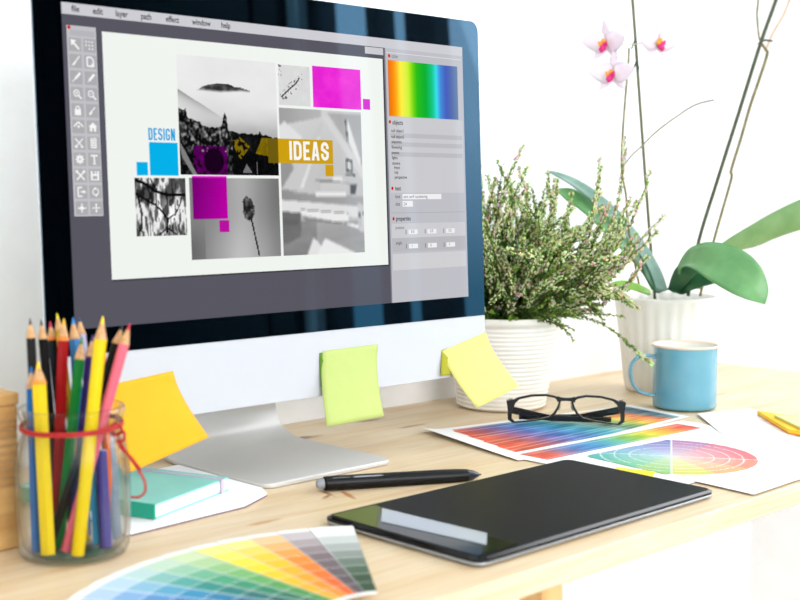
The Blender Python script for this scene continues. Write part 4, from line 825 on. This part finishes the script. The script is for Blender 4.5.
# longer sprays reaching up and to the right
for (sc, fw, up, L, dr, bd) in ((-.10, -.1, 1, .225, -.01, 2), (-.02, -.1, 1, .20, .02, 1), (.2, -.05, 1, .205, .10, 2), (.42, 0, 1, .19, .10, 1), (.60, -.2, 1, .19, .12, 2), (.30, .0, 1, .19, -.02, 1), (.72, -.1, 1, .19, .12, 1), (1.0, -.3, .42, .275, -.10, 2), (1.05, -.3, .40, .255, -.09, 2), (1.1, -.25, .28, .20, -.06, 1), (1.1, -.15, .22, .19, -.05, 1), (-.3, -.1, 1, .2, 0, 1), (-.2, -.2, 1, .215, .0, 1),
      (1.0, -.25, .7, .22, -.06, 2), (1.05, -.3, .62, .205, -.05, 2), (1.1, -.35, .42, .20, -.02, 1), (1.2, -.2, .3, .16, -.03, 1), (1.1, -.1, .2, .15, .0, 1), (.95, -.3, .7, .235, -.05, 1), (1.05, -.2, .75, .21, -.06, 2), (1.2, -.3, .5, .215, -.07, 1),
      (.6, -1, .1, .09, .12, 0), (.1, -1, .14, .08, .15, 0), (-.4, -1, .2, .075, .15, 0), (.5, -1, .15, .10, .08, 0), (.7, -.9, .12, .13, .1, 0), (.9, -.8, .1, .14, .08, 0)):
    p0 = HC+hdir(sc, fw, 0)*.03; p0.z = HH-.004; sprig(p0, hdir(sc, fw, up), L, dr, bd); 
    for s_ in range(2): sprig(p0+rv()*.008, hdir(sc+rnd.uniform(-.15, .15), fw+rnd.uniform(-.15, .15), up+rnd.uniform(-.12, .12)), L*rnd.uniform(.6, .9), dr, bd)
ST.build('stems', stem_m, hea); FO.build('foliage', leaf_m, hea); FL.build('buds', bud_m, hea)

# ---------------------------------------------------------------- orchid
OC = Vector((.702, .056, 0))
orc = thing('orchid_plant', 'white-flowered orchid with broad green leaves in a fluted white pot, behind the mug', 'potted plant', tuple(OC))
OH = .132; flute = lambda a, r, z: (.0012*math.cos(a*26) if .004 < z < OH-.006 and r > .04 else 0)
m = MB(); m.smooth = True; m.lathe([(1e-4, .0006), (.050, .0006), (.0535, .004), (.0560, .02), (.0605, .06), (.0655, .10), (.0700, OH-.006), (.0712, OH-.003), (.0705, OH), (.0675, OH), (.066, OH-.012), (.064, OH-.03)], OC, 156, mod=flute); m.build('pot', noisy(mat('white fluted ceramic', (243, 240, 234), .5), (240, 236, 229), (246, 243, 238), 20), orc)
m = MB(); m.lathe([(.0645, OH-.020), (.03, OH-.014), (.001, OH-.012)], OC, 32); m.build('bark', noisy(mat('bark mix', (60, 44, 34), .95), (40, 30, 22), (90, 66, 46), 300, bump=.8), orc)
def olm(name, c1, c2): return noisy(mat(name, c1, .34), c1, c2, 30, (1, 1, 1))
def oleaf(up, lo, mt, fold=.006, n=24, nw=8):
    A = cr_path([P(*q) for q in up], 8); B = cr_path([P(*q) for q in lo], 8); na = min(len(A), len(B))
    A = [A[round(i*(len(A)-1)/n)] for i in range(n+1)]; B = [B[round(i*(len(B)-1)/n)] for i in range(n+1)]
    def fn(s, t):
        i = round(t*n); a, b = A[i], B[i]; wd = (b-a).length; q = a.lerp(b, s); dn = Vector((0, 0, -1)); return q+dn*fold*min(1, wd/.03)*(1-abs(2*s-1))
    m = sheet_from(fn, nw, n); m.build('leaf', mt, orc, solid=.0022)
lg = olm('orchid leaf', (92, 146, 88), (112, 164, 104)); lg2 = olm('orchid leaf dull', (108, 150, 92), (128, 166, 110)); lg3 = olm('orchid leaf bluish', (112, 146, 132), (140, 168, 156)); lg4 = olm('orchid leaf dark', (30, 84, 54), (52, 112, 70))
oleaf([(672, 284, 1.72), (680, 262, 1.68), (692, 247, 1.65), (714, 242, 1.62), (742, 250, 1.60), (760, 266, 1.585), (768, 288, 1.58), (765, 303, 1.58)],
      [(678, 288, 1.72), (682, 268, 1.67), (692, 268, 1.63), (708, 279, 1.60), (728, 291, 1.58), (744, 298, 1.57), (756, 302, 1.575), (764, 304, 1.58)], lg, .008)
oleaf([(690, 284, 1.76), (706, 258, 1.74), (724, 242, 1.72), (750, 226, 1.71), (780, 209, 1.70), (812, 196, 1.69), (850, 192, 1.68), (880, 204, 1.68)],
      [(700, 289, 1.75), (716, 268, 1.74), (734, 252, 1.73), (756, 246, 1.73), (780, 236, 1.72), (812, 226, 1.71), (850, 216, 1.70), (880, 206, 1.69)], lg2, .006)
oleaf([(668, 290, 1.73), (660, 268, 1.74), (643, 240, 1.745), (622, 214, 1.75), (600, 194, 1.75), (578, 180, 1.76), (560, 173, 1.76), (549, 171, 1.77)],
      [(656, 290, 1.73), (648, 268, 1.735), (632, 244, 1.74), (612, 221, 1.74), (592, 201, 1.745), (574, 187, 1.75), (560, 178, 1.755), (549, 172, 1.76)], lg3, .004)
oleaf([(662, 288, 1.75), (652, 266, 1.76), (634, 240, 1.765), (614, 217, 1.77), (597, 202, 1.77), (580, 192, 1.77), (568, 188, 1.77), (556, 189, 1.77)], [(652, 290, 1.74), (642, 272, 1.74), (626, 254, 1.745), (608, 236, 1.75), (592, 220, 1.755), (578, 208, 1.76), (566, 200, 1.765), (556, 190, 1.77)], lg, .003)
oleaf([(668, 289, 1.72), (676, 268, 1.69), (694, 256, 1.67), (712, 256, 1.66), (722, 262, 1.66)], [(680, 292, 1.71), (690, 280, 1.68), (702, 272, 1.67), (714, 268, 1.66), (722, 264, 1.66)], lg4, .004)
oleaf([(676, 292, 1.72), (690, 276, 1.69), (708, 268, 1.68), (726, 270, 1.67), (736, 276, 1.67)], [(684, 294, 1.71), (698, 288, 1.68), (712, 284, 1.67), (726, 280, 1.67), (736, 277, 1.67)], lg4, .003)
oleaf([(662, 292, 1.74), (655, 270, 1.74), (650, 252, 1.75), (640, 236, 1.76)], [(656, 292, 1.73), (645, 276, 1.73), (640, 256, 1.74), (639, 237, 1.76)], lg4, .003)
oleaf([(650, 290, 1.72), (636, 283, 1.70), (622, 280, 1.69), (610, 283, 1.68)], [(650, 295, 1.71), (636, 291, 1.70), (622, 288, 1.69), (611, 285, 1.68)], olm('orchid leaf fresh', (120, 170, 70), (150, 190, 96)), .002)
def ost(name, pts, r, mt):
    m = MB(); m.smooth = True; m.tube(cr_path([P(*q) for q in pts]), r, 8); return m.build(name, mt, orc)
stk = mat('green brown stake', (92, 92, 54), .6); stm = noisy(mat('orchid stem', (116, 104, 56), .6), (96, 88, 46), (140, 124, 70), 90); dry = mat('pale dry stem', (214, 178, 150), .7)
ost('stake', [(626, -60, 1.76), (632.5, 0, 1.76), (638.6, 85, 1.76), (645.5, 180, 1.755), (651, 250, 1.75), (655, 300, 1.74)], .0021, stk)
ost('flower_stem', [(629, 48, 1.75), (628, 70, 1.745), (626, 90, 1.74), (623, 129, 1.74), (621.5, 168, 1.74), (626, 195, 1.74), (628, 225, 1.74), (640, 290, 1.74)], .0015, stm)
ost('flower_stem', [(622, 168, 1.74), (632, 155, 1.74), (641, 147, 1.74), (656, 132, 1.735), (676, 117, 1.73), (695, 105, 1.73), (714, 100, 1.73)], .0011, mat('thin grey stem', (128, 120, 96), .7))
ost('stake', [(795, -58, 1.77), (776, 0, 1.765), (761, 42, 1.76), (739, 112, 1.755), (717.5, 180, 1.75), (699, 240, 1.745), (688, 296, 1.74)], .0024, mat('dark stake', (66, 70, 44), .6))
ost('flower_stem', [(761, 43, 1.755), (766, 50, 1.75), (767, 55, 1.75), (759, 80, 1.75), (750.5, 105, 1.75), (741, 138, 1.75), (731, 171, 1.75), (731, 180, 1.75), (714, 240, 1.745), (700, 296, 1.74)], .0019, stm)
ost('flower_stem', [(756, -40, 1.75), (758, 0, 1.75), (757, 15, 1.75), (759.5, 39, 1.752), (764, 47, 1.752)], .0012, stm)
ost('flower_stem', [(800, -30, 1.75), (789.5, 0, 1.75), (783.5, 15, 1.75), (773, 33, 1.75), (766, 50, 1.75)], .0013, dry)
m = MB(); m.smooth = True; m.tube([P(758, 44, 1.748), P(765, 40, 1.745), P(772, 41, 1.748)], .0013, 8); m.build('clip', mat('dark clip', (50, 46, 44), .5), orc)
m = MB(); m.smooth = True
for (x, y) in ((634.5, 46), (636.5, 66)): m.tube([P(x-3, y+3, 1.755), P(x, y-5, 1.753), P(x+2.5, y+3, 1.755)], [.001, .0034, .001], 8)
m.build('clip', mat('dark clip', (50, 50, 60), .5), orc)
ost('flower_stem', [(630, 30, 1.75), (626, 27, 1.75), (624, 24, 1.75), (617, 26, 1.75)], .0006, mat('green stalk', (150, 170, 90), .6)); 
# blossoms: five petals and a lip
pet = noisy(mat('white pink petal', (234, 218, 230), .6), (231, 213, 227), (238, 226, 233), 50)
lipm = mat('magenta lip', (220, 30, 120), .5); colm = mat('orange column', (246, 160, 40), .5)
def blossom(px, py, dep, yaw, sc, tilt=0.):
    c = P(px, py, dep); fwd = (CAM-c); fwd.z = 0; fwd.normalize(); fwd = Matrix.Rotation(yaw, 3, 'Z') @ fwd; upv = (Vector((0, 0, 1))+fwd*tilt).normalized(); rt = upv.cross(fwd).normalized(); fwd = rt.cross(upv).normalized()
    q = lambda a, b, d=0: c+rt*a*sc+upv*b*sc+fwd*d*sc
    m = MB(); m.smooth = True
    for (ang, ln, wd, back) in ((8, 1.0, .80, .05), (172, 1.0, .80, .05), (90, .9, .42, -.05), (228, .85, .40, -.05), (312, .85, .40, -.05)):
        a = math.radians(ang); e = (math.cos(a), math.sin(a)); nrm = (-e[1], e[0]); g = []
        N_ = 8
        for i in range(N_+1):
            t = i/N_; w_ = wd*.5*math.sin(PI*min(1, t**.62*.98+.02))**.8
            for s in (-1, -.5, 0, .5, 1): g.append(q(e[0]*ln*t+nrm[0]*w_*s, e[1]*ln*t+nrm[1]*w_*s, back+.18*t*t-.10*abs(s)*w_))
        m.add(g, [(i*5+j, i*5+j+1, (i+1)*5+j+1, (i+1)*5+j) for i in range(N_) for j in range(4)])
    fl_ = m.build('blossom', pet, orc, solid=.0006)
    def blob(nm, pts, rs, mt):
        m = MB(); m.smooth = True; m.tube([q(*z) for z in pts], [r*sc for r in rs], 10); m.build(nm, mt, fl_)
    blob('lip', [(0, -.06, .05), (0, -.16, .22), (0, -.26, .34), (0, -.36, .36)], [.05, .13, .12, .03], lipm)
    blob('column', [(0, .10, .04), (0, .06, .16), (0, .0, .24)], [.05, .11, .04], colm)
    for s in (-1, 1): blob('lip_lobe', [(0, -.10, .14), (.13*s, -.04, .24), (.17*s, .06, .26)], [.05, .08, .03], lipm if s > 0 else colm)
    m = MB(); m.smooth = True; m.tube([q(0, 0, -.05), q(0, -.05, -.5), P(630, py+2, dep+.008)], .0009, 6); m.build('flower_stalk', mat('stalk', (196, 206, 150), .6), orc)
blossom(606, 43, 1.735, -.55, .036, .1); blossom(613, 74, 1.73, -.45, .036, -.05); blossom(658, 42, 1.735, .55, .035, .1)
